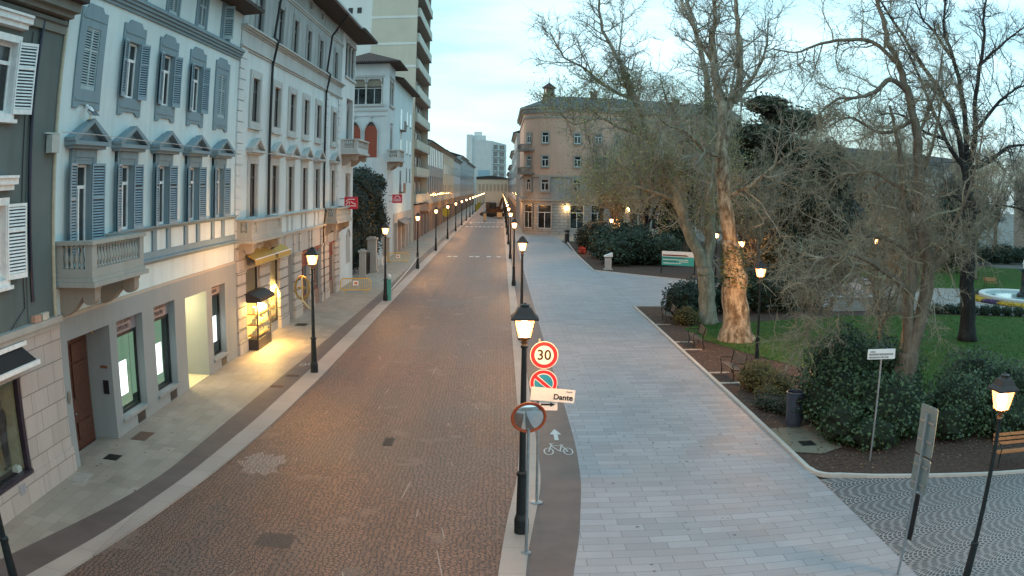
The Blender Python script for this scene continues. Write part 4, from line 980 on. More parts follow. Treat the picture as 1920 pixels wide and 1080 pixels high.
for x in (2.6,3.6): lancet(b3, x, .42, 10.4, 13.2, .15, 'pane', GLASS, T3)
m = MB(); m.box(0,4.6,-.06,.02,14.4,14.6); m.box(.2,4.3,-.04,.02,13.9,14.0); side(m, 'string_course', T3)
balcony(b3,-.7,3.6,1.25,9.65,10.6,T3,corbels=(0.2,3.0))
m = MB(); pr = [(-1.1,19.2),(5.6,19.2)]
x0, x1, y0, y1, zt = -1.1, 6.3, -1.2, 5.4, 19.25
m.box(x0,x1,y0,y1,19.2,19.32,1)
a = [(x0,y0,19.33),(x1,y0,19.33),(x1,y1,19.33),(x0,y1,19.33)]; r0, r1 = (1.6,2.3,20.6), (5.0,2.3,20.6)
m.poly([a[0],a[1],r1,r0],0); m.poly([a[1],a[2],r1],0); m.poly([a[2],a[3],r0,r1],0); m.poly([a[3],a[0],r0],0); m.build('tiled_roof', [TILE,SOFFIT], b3)
# ---- B4 light blue house
b4 = thing('townhouse', 'light blue house with plain windows between the gothic corner house and the tower', 'building', (-11,0,0), LEFT)
W4 = stucco('light_blue_stucco', (.52,.63,.645), .15)
n4 = winspec(1.6,2.3,.0,0,T1,None,.03,None,sill=True); n4s = winspec(1.25,1.6,.0,0,T1,None,.03,None)
m = MB(); ops = []; WN = []
for z, zz_ in ((13.3,14.2),(9.9,10.85),(6.5,7.6)):
    for x, sp, z_ in ((98.5,n4,z),(104.8,n4s,zz_),(108.6,n4s,zz_)): WN.append((x,z_,sp)); ops.append(op(x,z_,sp))
m.wall(92.1,111.0,4.2,18.2,ops); shell(m,92.1,111.0,12,18.2); m.build('wall', W4, b4)
for x, z, sp in WN: put(sp, b4, x, z)
for z in (13.3,6.5):
    q = MB(); q.box(97.4,99.6,-.5,-.46,z-.1,z+.9); q.box(97.4,99.6,-.5,0,z-.2,z-.08); q.build('balconet', flat('brown_balconet', (.12,.08,.06), .6), b4)
m = MB(); m.wall(92.1,111,0,4.2,[(93,95.5,0,3.2),(96.5,99.5,0,3.2),(100.5,104,0,3.2),(105,107,0,3.2),(108,110.5,0,3.2)],y=-.03,rev=.4); m.build('shop_base', stucco('cream_base', (.46,.42,.38), .3), b4)
for i, (a, b_) in enumerate(((93,95.5),(96.5,99.5),(100.5,104),(105,107),(108,110.5))):
    q = MB(); q.box(a,b_,.3,.34,0,3.2); q.build('shop_window', (GLASS, MAR)[i % 2], b4)
q = MB(); q.prism([(-.03,3.5),(-.9,3.0),(-.03,3.2)],96,104.5); q.build('awning', flat('grey_awning', (.16,.15,.14), .8), b4)
m = MB(); m.box(92,111.2,-.9,.1,18.2,18.34); m.prism([(-.92,18.34),(6,20),(12,18.34)],92,111.2); m.build('roof', SOFFIT, b4)
# ---- tower block
tw = thing('tower_block', 'tall beige tower block with glazed balconies rising behind the gothic corner house', 'building', (-11,114,0), LEFT)
BEI = stucco('tower_beige_render', (.54,.495,.40), .14, streak=.6); TWH = stucco('tower_white', (.66,.66,.62), .12)
H = 52
m = MB(); m.poly([(0,0,0),(0,6.0,0),(0,6.0,H),(0,0,H)]); m.poly([(21,0,0),(21,12,0),(21,12,H),(21,0,H)]); m.poly([(0,0,H),(0,12,H),(21,12,H),(21,0,H)]); m.build('beige_wall', BEI, tw)
m = MB(); m.poly([(0,6.0,0),(0,16,0),(0,16,H),(0,6.0,H)])
m.build('white_wall', TWH, tw)
for k, z in enumerate((19.0,22.6,25.65,29.3,32.9)):
    m = MB(); m.box(-.04,.01,.02,6.0,z-.16,z+.16); m.build('band', TWH, tw)
for y in (7.4,8.6):
    for z in (30.0,33.4): q = MB(); q.box(-.03,.01,y,y+.6,z,z+.8); q.build('window', DK, tw)
m = MB(); m.poly([(0,1.0,0),(21,1.0,0),(21,1.0,H),(0,1.0,H)]); m.build('balcony_recess_wall', stucco('tower_grey', (.23,.22,.205), .3), tw)
bal_me = None
for k in range(13):
    z = 5.05+k*3.5
    m = MB(); m.box(.1,20.9,-.35,1.0,z-.22,z-.02); o = m.build('balcony', stucco('balcony_slab', (.42,.41,.38), .3), tw)
    m = MB()
    for a in (0.15,7.1,14.05): m.box(a,a+6.8,-.34,-.28,z,z+1.0)
    m.box(.15,.2,-.28,1.0,z,z+1.0); m.build('parapet_panel', flat('cream_green_panel', (.42,.43,.36), .6), o)
    m = MB(); m.box(.2,20.8,.9,.94,z+.1,z+2.5); m.build('pane', GLASS, o)
    for a in (1.2,3.2,7.4,9.4,14.5,17.0): m = MB(); m.box(a,a+.9,.8,.86,z,z+2.6); m.build('shutter', flat('white_balcony_blinds', (.5,.49,.46), .7), o)
m = MB(); m.wall(0,21,0,4.6,[(1,4,0,3.2),(5,9,0,3.2),(10,14,0,3.2),(15,20,0,3.2)],y=-.02,rev=.5); m.build('shop_base', stucco('tower_base', (.3,.22,.19), .3), tw)
for i, (a, b_) in enumerate(((1,4),(5,9),(10,14),(15,20))):
    q = MB(); q.box(a,b_,.4,.44,0,3.2); q.build('shop_window', MAR if i < 2 else GLASS, tw)
# ---- far rows
def far_house(name, label, Y0, Y1, H, c, floors, xs, face=-11, rz=LEFT, shopc=(.3,.24,.2), roofc=None, n=5, wsp=None, flip=False, D=12, group=None):
    b = thing(name, label, 'building', (face, Y1 if flip else Y0, 0), rz, group); Ln = Y1-Y0
    sp = wsp
    m = MB(); ops = []; P = []
    for z in floors:
        for k in range(n): x = Ln*(k+.5)/n; P.append((x,z)); ops.append(op(x,z,sp))
    m.wall(0,Ln,4.3,H,ops); shell(m,0,Ln,D,H); m.build('wall', c, b)
    for x, z in P:
        o = inst('window', sp[0], b, (x,0,z)); inst('pane', sp[1][0][1], o)
    m = MB(); so_ = [(Ln*(k+.15)/n, Ln*(k+.85)/n, 0, 3.2) for k in range(n)]; m.wall(0,Ln,0,4.3,so_,y=-.02,rev=.4); m.build('shop_base', stucco('shop_base_%.2f_%.2f' % shopc[:2], shopc, .3), b)
    for k, s_ in enumerate(so_): q = MB(); q.box(s_[0],s_[1],.3,.34,0,3.2); q.build('shop_window', (GLASS,MAR,GLASS)[k % 3], b)
    m = MB(); moulding(m,0,Ln,H-.5,H,.5,3); moulding(m,0,Ln,4.3,4.55,.25,2); m.build('cornice', STONE_TRIM, b)
    m = MB(); m.box(0,Ln,-.7,.1,H+.002,H+.12); m.prism([(-.72,H+.12),(D/2,H+2.2),(D,H+.12)],0,Ln); m.build('roof', roofc or SOFFIT, b)
    return b
fw_ = winspec(1.5,2.2,0,0,STONE_TRIM,None,.02,None,rich=False); fs = winspec(1.5,1.9,.0,0,STONE_TRIM,None,.02,None,sill=True,rich=False)
far_house('palazzetto', 'grey far palace with white upper floor just beyond the tower', 135.2,171,13.9,stucco('far_grey_blue', (.36,.40,.41), .3),(5.5,10.3),0,n=9,wsp=winspec(1.7,3.2,0,0,STONE_TRIM,None,.02,None,rich=False,sill=True))
far_house('townhouse', 'cream-yellow far house on the left side of the street', 172,212,14.0,stucco('cream_yellow', (.56,.51,.39), .15),(5.5,9.5),0,n=8,wsp=fs)
far_house('townhouse', 'white far house with shutters left of the street', 212.2,245,13.6,stucco('far_white', (.5,.53,.53), .2),(5.5,9.5),0,n=7,wsp=fw_)
far_house('townhouse', 'grey far house with a dark roof left of the street', 245.2,292,15.4,stucco('far_grey', (.34,.37,.38), .3),(5.5,8.8,12),0,n=9,wsp=fw_)
far_house('townhouse', 'last visible grey house on the left before the street ends', 292.2,372,15.0,stucco('far_grey_b', (.38,.39,.38), .3),(5.5,8.8,12),0,n=14,wsp=fw_)
RGT = -LEFT
far_house('townhouse', 'pale tall house right behind the round orange hotel', 171,205,17.4,stucco('far_pale_pink', (.5,.48,.46), .25),(5.5,9,12.5),0,face=2.9,rz=RGT,n=7,flip=True,wsp=fw_)
far_house('townhouse', 'white far house on the right side of the street', 205.2,250,15.2,stucco('far_white_b', (.52,.54,.54), .2),(5.5,8.8,12),0,face=2.9,rz=RGT,n=9,flip=True,wsp=fw_)
far_house('townhouse', 'low grey far house on the right side of the street', 250.2,310,13.0,stucco('far_grey_c', (.42,.42,.41), .3),(5.5,9),0,face=2.9,rz=RGT,n=11,flip=True,wsp=fw_)
far_house('townhouse', 'last brownish house on the right before the street ends', 310.2,385,12.0,stucco('far_brown', (.33,.26,.23), .3),(5.5,8.5),0,face=2.9,rz=RGT,n=13,flip=True,wsp=fw_)
# end of the street: pale block and low tan hall
eb = thing('apartment_block', 'pale far apartment block with a blank wall closing the street', 'building', (-15.2,400,0), 0)
PAL = stucco('end_block_grey', (.52,.53,.52), .15)
m = MB(); m.poly([(0,0,0),(10.8,0,0),(10.8,0,27.6),(0,0,28.6)]); m.poly([(0,0,0),(0,20,0),(0,20,28.6),(0,0,28.6)]); m.poly([(10.8,0,0),(17.4,9,0),(17.4,9,26.4),(10.8,0,27.6)]); m.poly([(0,0,28.6),(10.8,0,27.6),(17.4,9,26.4),(17.4,20,26.4),(0,20,28.6)]); m.build('wall', PAL, eb)
m = MB(); m.box(-.2,2.4,-.3,12,0,30.4); m.box(2.4,8.2,3,12,27,30.2); m.box(3,6.4,5,9,30.2,31.9); m.build('stair_tower', stucco('end_block_light', (.6,.6,.58), .15), eb)
ang = math.atan2(9,6.6)
for k in range(7):
    z = 4.6+k*3.15
    q = MB(); q.box(1.2,10.2,-.9,-.02,z,z+.18); q.box(1.2,10.2,-.9,-.85,z+.18,z+.35); q.box(1.2,10.2,-.9,-.84,z+1.0,z+1.08); o = q.build('balcony', OFFWHITE, eb, (10.8,0,0), ang)
    q = MB(); q.box(1.6,4.6,-.06,-.02,z+.3,z+2.4); q.box(6,9.6,-.06,-.02,z+.3,z+2.4); q.build('pane', GLASS, o)
for k in range(4): q = MB(); q.box(5.2,5.9,-.05,.01,16+k*2.7,16.9+k*2.7); q.build('stair_window', OFFWHITE, eb)
q = MB(); q.box(5.0,10.2,-.06,.01,5.5,14.5); q.build('blue_panel', flat('blue_glass_panel', (.24,.36,.42), .3), eb)
eh = thing('hall', 'low tan hall across the far end of the street', 'building', (-10.6,388,0), 0)
m = MB(); m.wall(0,15,0,10.4,[(1+k*1.6,2+k*1.6,5.2,8.2,.2) for k in range(8)]); m.poly([(0,0,0),(0,8,0),(0,8,10.4),(0,0,10.4)]); m.poly([(0,0,10.4),(15,0,10.4),(15,8,10.4),(0,8,10.4)]); m.build('wall', stucco('tan_render', (.46,.40,.31), .2), eh)
m = MB(); m.prism([(0,10.4),(15,10.4),(15,10.7),(7,12.0),(0,11.4)],-.3,8,0,'y'); m.build('roof', SOFFIT, eh)
m = MB(); m.box(.5,14.5,.15,.18,5,8.4); m.build('pane', flat('tan_louvre', (.3,.26,.2), .7), eh)

# ---- hotel with the round corner
ht = thing('corner_hotel', 'orange corner building with a rounded corner and roof lantern beyond the promenade', 'building', (8.4,139.6,0), 0)
ORA = stucco('orange_stucco', (.60,.385,.29), .2); HST = stucco('hotel_grey_stone', (.36,.345,.32), .35); RUS = zslab('hotel_rusticated_stone', (.40,.37,.34), 1.4, .45, mort=.03, var=.08)
RC = 4.9; FA = R(13)       # radius of corner, heading of the right wing
def arc_wall(m, r, z0, z1, a0=-PI, a1=-PI/2+FA, n=18, mm=0):
    for k in range(n):
        u, v = a0+(a1-a0)*k/n, a0+(a1-a0)*(k+1)/n
        m.poly([(r*math.cos(u),r*math.sin(u),z0),(r*math.cos(v),r*math.sin(v),z0),(r*math.cos(v),r*math.sin(v),z1),(r*math.cos(u),r*math.sin(u),z1)],mm)
    return (r*math.cos(a1), r*math.sin(a1)), (r*math.cos(a0), r*math.sin(a0))
WINGL = 30.0
def hotel_band(name, r, z0, z1, mats, cap=False):
    m = MB(); (ex,ey), (sx,sy) = arc_wall(m, r, z0, z1)
    dx, dy = math.cos(FA), math.sin(FA)
    m.poly([(ex,ey,z0),(ex+dx*WINGL,ey+dy*WINGL,z0),(ex+dx*WINGL,ey+dy*WINGL,z1),(ex,ey,z1)]); m.poly([(sx,sy,z0),(sx,sy+30,z0),(sx,sy+30,z1),(sx,sy,z1)])
    if cap:
        for z in (z0, z1):
            pts = []
            for k in range(19): u = -PI+(PI/2+FA)*k/18; pts.append((r*math.cos(u), r*math.sin(u), z))
            m.poly(pts+[(ex+dx*WINGL,ey+dy*WINGL,z),(ex+dx*WINGL-dy*3,ey+dy*WINGL+dx*3,z),(0,2,z),(sx,sy+30,z)][:2]+[(0,2,z)])
            m.poly([(sx,sy,z),(sx,sy+30,z),(sx+3,sy+30,z),(sx+3,sy,z)])
    return m.build(name, mats, ht)
hotel_band('base_wall', RC+.02, 0, 5.1, RUS); hotel_band('stone_wall', RC, 5.1, 8.75, HST); hotel_band('upper_wall', RC, 8.75, 19.2, ORA)
for z0, z1, d in ((5.0,5.35,.3),(4.55,4.75,.14),(8.6,8.85,.22),(17.6,17.85,.14),(18.7,19.0,.3),(19.0,19.35,.6)): hotel_band('cornice', RC+d, z0, z1, HST if z0 < 9 else STONE_TRIM, True)
m = MB()
for k in range(40):
    u = -PI+(PI/2+FA)*(k+.5)/40; x, y = (RC+.2)*math.cos(u), (RC+.2)*math.sin(u); m.box(x-.1,x+.1,y-.1,y+.1,18.35,18.7)
m.build('dentils', STONE_TRIM, ht)
m = MB(); n = 18; ex, ey = (RC+.7)*math.cos(-PI/2+FA), (RC+.7)*math.sin(-PI/2+FA); dx, dy = math.cos(FA), math.sin(FA)
ring_ = [((RC+.7)*math.cos(-PI+(PI/2+FA)*k/n), (RC+.7)*math.sin(-PI+(PI/2+FA)*k/n), 19.36) for k in range(n+1)]; ap = (-.6,.8,21.4)
for k in range(n): m.poly([ring_[k],ring_[k+1],ap])
e2 = (ex+dx*WINGL, ey+dy*WINGL, 19.36); r2 = (e2[0]-dy*6, e2[1]+dx*6, 21.6); r1 = (2.0,2.2,21.6)
m.poly([ring_[-1],e2,r2,r1]); m.poly([ring_[-1],r1,ap]); s0 = (-(RC+.7),30,19.36); m.poly([ring_[0],s0,(0.2,30,21.6),ap]); m.poly([r1,r2,(0.2,30,21.6),ap])
m.build('roof', flat('slate_roof', (.075,.078,.08), .7, 0, .25, 3), ht)
m = MB(); m.lathe([(1.0,20.5),(1.0,21.5),(1.12,21.52),(1.12,21.62),(.82,21.64),(.82,22.55),(1.02,22.57),(1.15,22.7)],12,(-1.1,.3,0)); lt = m.build('roof_lantern', stucco('lantern_brown', (.17,.11,.085), .3), ht)
m = MB(); m.lathe([(1.2,22.7),(.6,23.15),(.12,23.5),(.05,23.6),(.05,24.3),(0,24.5)],12,(-1.1,.3,0)); m.build('lantern_cap', TILE, lt)
for k in range(8):
    u = 2*PI*k/8; m = MB(); m.box(-.13,.13,-.02,.02,21.7,22.45); o = m.build('lantern_window', GLASS, lt, (-1.1+.83*math.cos(u),.3+.83*math.sin(u),0), u+PI/2)
for i in range(3): q = MB(); q.box(-.5,.5,-.4,.4,20,22.3-.2*i); q.box(-.6,.6,-.5,.5,22.3-.2*i,22.45-.2*i); q.build('chimney', stucco('chimney_brick', (.2,.13,.1), .3), ht, (6+i*7,2+i*1.6,0))
h3 = winspec(1.05,1.62,.12,.04,STONE_TRIM,WHITE_PAINT,.12,None,rich=False,trans=.66); h1 = winspec(1.15,1.7,.3,.08,HST,WHITE_PAINT,.12,None,rich=False,trans=.66)
hg = winspec(2.1,3.55,.18,.06,RUS,WHITE_PAINT,.12,None,rich=False,trans=.68,sill=False,base=False)
def on_arc(u, r=RC): return (r*math.cos(u), r*math.sin(u), u+PI/2)
spots = [on_arc(-PI+R(a)) for a in (32,68)]
ex, ey = RC*math.cos(-PI/2+FA), RC*math.sin(-PI/2+FA)
spots += [(ex+dx*t, ey+dy*t, FA) for t in (1.9,5.2,8.5,11.8,15.1,18.4,21.7,25,28.3)]
for (x, y, rz) in spots:
    nx, ny = math.sin(rz), -math.cos(rz); X_, Y_ = x+nx*.13, y+ny*.13
    for z, sp in ((13.75,h3),(10.2,h3),(6.6,h1)): put(sp, ht, X_, Y_*0+z, 0, 0) if False else None
    for z, sp in ((13.75,h3),(10.2,h3),(6.6,h1),(.9,hg)):
        o = inst('window', sp[0], ht, (X_,Y_,z), rz)
        for nm, me, lo, kr in sp[1]: inst(nm, me, o, lo, kr)
for z in (12.55,9.0):   # corner balconies
    q = MB(); a0, a1 = -PI+R(-8), -PI+R(46)
    for k in range(8):
        u, v = a0+(a1-a0)*k/8, a0+(a1-a0)*(k+1)/8
        for r0, r1, z0, z1 in ((RC+.005,RC+1.0,z,z+.2),(RC+.92,RC+1.0,z+.205,z+.3),(RC+.92,RC+1.0,z+1.0,z+1.1)):
            p = [(r0*math.cos(u),r0*math.sin(u)),(r1*math.cos(u),r1*math.sin(u)),(r1*math.cos(v),r1*math.sin(v)),(r0*math.cos(v),r0*math.sin(v))]
            q.prism(p, z0, z1, 0, 'z')
        for j in range(4): w_ = u+(v-u)*j/4; q.box((RC+.96)*math.cos(w_)-.03,(RC+.96)*math.cos(w_)+.03,(RC+.96)*math.sin(w_)-.03,(RC+.96)*math.sin(w_)+.03,z+.3,z+1.0)
    q.build('balcony', flat('grey_stone_balcony', (.2,.19,.17), .7), ht)
for k, (t, zc) in enumerate(((.3,4.0),(10.2,4.0))):   # lit wall lanterns on the hotel
    x, y = ex+dx*t+dy*.35, ey+dy*t-dx*.35
    q = MB(); q.lathe([(.0,-.3),(.12,-.2),(.2,.15),(0,.3)],8,(x,y,zc)); o = q.build('wall_lantern', emit('hotel_lantern', (1,.7,.35), 9, True), ht)
    lamp_light('bulb', o, (x,y-.1,zc), 40, (1,.62,.25))
# ============================================================ STREET FURNITURE
GLOW = emit('lantern_glow', (1,.40,.12), 1.5, True); BULB = emit('lamp_bulb', (1,.72,.42), 5, True)
COPPER = flat('copper_fitting', (.35,.16,.07), .4, .6)
LAMPROOF = flat('lantern_roof_brown', (.045,.03,.026), .5, .2)
def make_lamp(h, park=False):
    """lantern on a cast post; h = height of the finial"""
    t = thing('street_lamp', 'x', 'street lamp'); k = h-4.75
    m = MB()
    if not park: m.lathe([(.15,0),(.15,.3),(.135,.36),(.115,.42),(.095,1.25),(.115,1.27),(.115,1.33),(.07,1.36),(.055,3.3+k),(.05,3.86+k),(.07,3.88+k),(.07,3.92+k)],14)
    else: m.lathe([(.11,0),(.1,.05),(.085,.8),(.1,.82),(.1,.88),(.06,.9),(.05,3.3+k),(.045,3.86+k),(.065,3.88+k),(.065,3.92+k)],12)
    m.build('post', DARKIRON, t, smooth=False)
    m = MB(); m.lathe([(.06,3.92+k),(.05,3.96+k),(.085,3.98+k),(.05,4.0+k),(.06,4.02+k),(.14,4.07+k),(.145,4.085+k)],12); m.build('collar', COPPER, t)
    z0, z1, r0, r1 = 4.085+k, 4.45+k, .17, .27      # square tapered glass, wide at the top
    m = MB(); m.lathe([(r0,z0),(r1,z1)],4,ph=PI/4); g = m.build('glass', GLOW, t)
    m = MB(); m.lathe([(.03,z0),(.085,z0+.06),(.12,z0+.17),(.11,z0+.26),(.04,z0+.33)],10); m.build('lamp_bulb', BULB, g)
    m = MB()
    for i in range(4):
        a = PI/4+i*PI/2; m.tube([(r0*math.cos(a)*1.02,r0*math.sin(a)*1.02,z0),(r1*math.cos(a)*1.02,r1*math.sin(a)*1.02,z1)],.011,4)
    m.lathe([(r0*1.06,z0-.012),(r0*1.06,z0+.012)],4,ph=PI/4); m.build('glazing_bars', LAMPROOF, g)
    m = MB(); m.lathe([(.37,z1-.01),(.375,z1+.02),(.27,z1+.09),(.2,z1+.19),(.12,z1+.23),(.1,z1+.25)],4,ph=PI/4); rf = m.build('roof', LAMPROOF, t)
    m = MB(); m.lathe([(.1,z1+.25),(.11,z1+.265),(.04,z1+.28),(.035,z1+.3)][:3]+[(0,z1+.31)],8); m.build('finial', LAMPROOF, rf)
    return t, 4.27+k
LPROTO, LZ = make_lamp(4.75); PPROTO, PZ = make_lamp(4.15, True)
ORD = ['first','second','third','fourth','fifth','sixth','seventh','eighth','ninth','tenth','eleventh','twelfth','thirteenth','fourteenth','fifteenth','sixteenth','seventeenth','eighteenth']
used = set()
def lamp(proto, x, y, z, lz, label, group, e=0.0):
    if proto.name not in used: o = proto; used.add(proto.name); o.location = (x,y,z)
    else: o = dup(proto, (x,y,z))
    tag(o, label, 'street lamp', group)
    if e: lamp_light('light', o, (0,0,lz+.02), e, (1,.46,.155), .17)
    return o
LE_ = 220
lamp(LPROTO, -8.5, 11.19, Z, LZ, 'lamp post cut off at the bottom left corner of the photo', 'lamps along the left kerb', LE_)
for k in range(17):
    y = 32.94+21.75*k
    lab = 'lit lantern on the left kerb nearest the camera, in front of the red shops' if k == 0 else 'lit lantern on the left kerb beside the turquoise post' if k == 1 else 'small far lit lantern on the left kerb, %s of its row' % ORD[k]
    lamp(LPROTO, -7.0, y, Z, LZ, lab, 'lamps along the left kerb', (LE_*2.2 if k == 0 else LE_) if y < 215 else 0)
for k, (x, y) in enumerate([(.48,17.24),(1.0,41.0),(.97,63.8),(.97,88)]+[(.97,110+22.5*i) for i in range(13)]):
    lab = 'large lit lantern rising behind the round traffic mirror' if k == 0 else 'lit lantern on the right kerb seen just above the large one' if k == 1 else 'small far lit lantern on the right kerb, %s of its row' % ORD[k]
    lamp(LPROTO, x, y, Z, LZ, lab, 'lamps along the right kerb', LE_ if y < 215 else 0)
for (x, y, lab, e) in ((8.86,12.64,'lit lantern on a slanting looking post at the right edge of the photo',LE_),(10.95,36.45,'lit lantern beside the thick orange-lit plane trunk',LE_*1.5),
    (16.4,67.0,'lit park lantern seen left of the thick plane trunk',60),(15.6,56.6,'lit park lantern seen just right of the thick plane trunk',60),(30.2,66.4,'round-looking lit park lantern behind the twigs, in front of the path',60),
    (48.5,87.6,'far lit park lantern behind the dark trunk on the right',50),(11.5,93.5,'lit lantern above the dark shrubs at the far end of the promenade',80),(44.0,95.0,'small far park lantern low behind the forked tree',30)):
    lamp(PPROTO, x, y, .03, PZ, lab, 'lamps in the park', e*1.5)
# ---- traffic signs by the big lantern
sp = thing('sign_post', 'grey post with 30 limit sign, no-parking sign and Dante street plate', 'road sign', (.86,19.08,Z), R(-3))
m = MB(); m.lathe([(.03,0),(.03,3.75)],10); m.lathe([(.14,0),(.14,.02),(.03,.03)],12); m.build('post', GREY_STEEL, sp)
def disc(r, m_, y, z, parent, name, n=40):
    q = MB(); q.lathe([(0,0),(r,0),(r,.006),(0,.006)],n); o = q.build(name, m_, parent, (.1,y,z)); o.rotation_euler = (R(90),0,0); return o
d = disc(.30, SIGNWHITE, -.06, 3.405, sp, 'speed_limit_disc')
for r, mm, yy, nm in ((.285,RED,-.067,'red_ring'),(.205,SIGNWHITE,-.074,'white_face')):
    o = disc(r, mm, yy, 3.405, sp, nm)
text('numerals', '30', .31, SIGNBLACK, sp, (.1,-.084,3.40), (R(90),0,0), bold=.006)
disc(.30, SIGNWHITE, -.06, 2.79, sp, 'no_parking_disc')
disc(.285, RED, -.067, 2.79, sp, 'red_ring'); disc(.215, SIGNWHITE, -.0735, 2.79, sp, 'white_ring'); disc(.2, BLUE, -.08, 2.79, sp, 'blue_face')
q = MB(); q.box(-.22,.22,-.003,.003,-.035,.035); o = q.build('red_bar', RED, sp, (.1,-.089,2.79)); o.rotation_euler = (0,R(40),0)
q = MB(); q.box(-.2,.2,-.002,.002,-.05,.05); o = q.build('white_bar', SIGNWHITE, sp, (.1,-.0865,2.79)); o.rotation_euler = (0,R(40),0)
q = MB(); q.box(-.2,.75,-.012,.012,-.145,.145); pl = q.build('street_plate', flat('plate_white', (.68,.7,.68), .35, 0, .05), sp, (.03,-.13,2.565)); pl.rotation_euler = (0,R(5),R(4))
text('street_name', 'Dante', .17, SIGNBLACK, pl, (.5,-.018,-.035), (R(90),0,0), bold=.004); text('via', 'Corso', .05, SIGNBLACK, pl, (.62,-.018,.095), (R(90),0,0))
q = MB(); q.box(-.19,.21,-.01,.01,-.13,.13); pl = q.build('lower_plate', SIGNWHITE, sp, (.2,-.07,2.32))
q = MB(); q.prism([(-.15,-.02),(.05,-.02),(.05,-.05),(.16,.0),(.05,.05),(.05,.02),(-.15,.02)], -.016, -.011, 0, 'y'); q.build('arrow', SIGNBLACK, pl)
for zc in (2.7,3.0,3.6): q = MB(); q.box(-.05,.05,-.06,.03,zc,zc+.03); q.build('clamp', GREY_STEEL, sp)
# ---- convex mirror
mr = thing('traffic_mirror', 'round convex traffic mirror with an orange-red rim on a grey post', 'traffic mirror', (.55,16.14,Z), 0)
m = MB(); m.lathe([(.03,0),(.03,2.75)],10); m.lathe([(.1,0),(.1,.015),(.03,.02)],10); m.build('post', GREY_STEEL, mr)
mm_, nt_, b_ = nodes('mirror_silver'); b_.inputs['Base Color'].default_value = (.75,.77,.76,1); b_.inputs['Metallic'].default_value = 1; b_.inputs['Roughness'].default_value = .04
m = MB(); n = 10; prof = [(.295*math.sin(k/n*.52)/math.sin(.52), .295/math.sin(.52)*(math.cos(k/n*.52)-math.cos(.52))) for k in range(n+1)]
m.lathe(prof, 40); o = m.build('mirror_face', mm_, mr, (0,-.06,2.78), smooth=True); o.rotation_euler = (R(107),0,R(6))
m = MB()
pts = [(.305*math.cos(2*PI*k/40), .305*math.sin(2*PI*k/40), 0) for k in range(41)]; m.tube(pts,.026,8,cap=False)
o = m.build('rim', flat('orange_red_rim', (.5,.09,.03), .4), mr, (0,-.06,2.78)); o.rotation_euler = (R(107),0,R(6))
m = MB(); m.lathe([(0,-.1),(.2,-.07),(.3,-.01),(.3,0)],24); o = m.build('backing', flat('orange_back', (.45,.12,.03), .5), mr, (0,-.05,2.78)); o.rotation_euler = (R(107),0,R(6))
m = MB(); pr = []
pts = [(.3*math.cos(a), .3*math.sin(a)) for a in [R(25+130*k/10) for k in range(11)]]
for (x0,z0),(x1,z1) in zip(pts,pts[1:]): m.poly([(x0,-.07,2.78+z0),(x1,-.07,2.78+z1),(x1*1.07,-.22,2.78+z1*1.1),(x0*1.07,-.22,2.78+z0*1.1)])
m.build('hood', flat('orange_hood', (.55,.15,.03), .5), mr, (0,0,0))
# ---- gold wheel sign on the first left lamp
ws = thing('shop_emblem', 'gold ring emblem on a bent pipe fixed to the first left lamp post', 'sign', (-7.06,32.85,Z), 0)
q = MB(); pts = [(-.32+.27*math.cos(2*PI*k/28), 0, 3.22+.42*math.sin(2*PI*k/28)) for k in range(29)]; q.tube(pts,.045,7,cap=False); o = q.build('ring', flat('gold_ring', (.32,.19,.05), .45, .3), ws)
q = MB(); q.tube([(-.02,0,2.45),(-.1,0,2.5),(-.28,-.02,2.72),(-.32,-.03,2.9),(-.32,-.03,3.62)],.032,8); q.build('pipe', flat('pale_gold_pipe', (.55,.4,.2), .4, .2), ws)
q = MB(); q.box(-.5,-.14,-.03,.03,3.18,3.26); q.build('crossbar', MATS['gold_ring'], o)
# ---- yellow crowd barriers
YEL = flat('yellow_paint', (.62,.38,.03), .5, 0, .15)
def barrier():
    t = thing('crowd_barrier', 'yellow tubular crowd barrier on the left pavement before the ivy gap', 'barrier', (0,0,0))
    m = MB(); W_, Hh = 2.0, 1.0
    pts = [(-W_/2,0,.25),(-W_/2,0,Hh-.15),(-W_/2+.15,0,Hh),(W_/2-.15,0,Hh),(W_/2,0,Hh-.15),(W_/2,0,.25)]; m.tube(pts+[(-W_/2,0,.25)],.032,7); fr = m.build('frame', YEL, t)
    for i in range(13): q = MB(); x = -W_/2+W_*(i+1)/14; q.tube([(x,0,.25),(x,0,Hh)],.017,5); q.build('bar', YEL, fr)
    for s in (-.7,.7): q = MB(); q.tube([(s,-.3,.02),(s,-.2,.1),(s,0,.25),(s,.2,.1),(s,.3,.02)],.018,6); q.build('foot', YEL, t)
    q = MB(); q.box(-.18,.18,-.03,-.02,.55,.85); pl = q.build('notice', SIGNWHITE, t); q = MB(); q.box(-.1,.1,-.036,-.031,.63,.76); q.build('notice_mark', flat('notice_red', (.5,.12,.05), .6), pl)
    return t
bp = barrier(); bp.location = (-9.4,58.1,Z); bp.rotation_euler = (0,0,R(6))
dup(bp, (-9.2,81.0,Z), R(8), 'far yellow crowd barrier near the gothic corner house')
# white planter rails / bicycle stands near it
t = thing('bicycle_rack', 'white metal rack on the pavement by the gothic corner house', 'bicycle rack', (-10.4,79.0,Z), R(85))
for i in range(5): q = MB(); q.tube([(i*.45,0,0),(i*.45,0,.75),(i*.45+.02,.35,.75),(i*.45+.02,.35,0)],.028,6); q.build('hoop', WHITE_PAINT, t)
q = MB(); q.tube([(0,0,.05),(1.82,0,.05)],.02,5); q.build('rail', WHITE_PAINT, t)
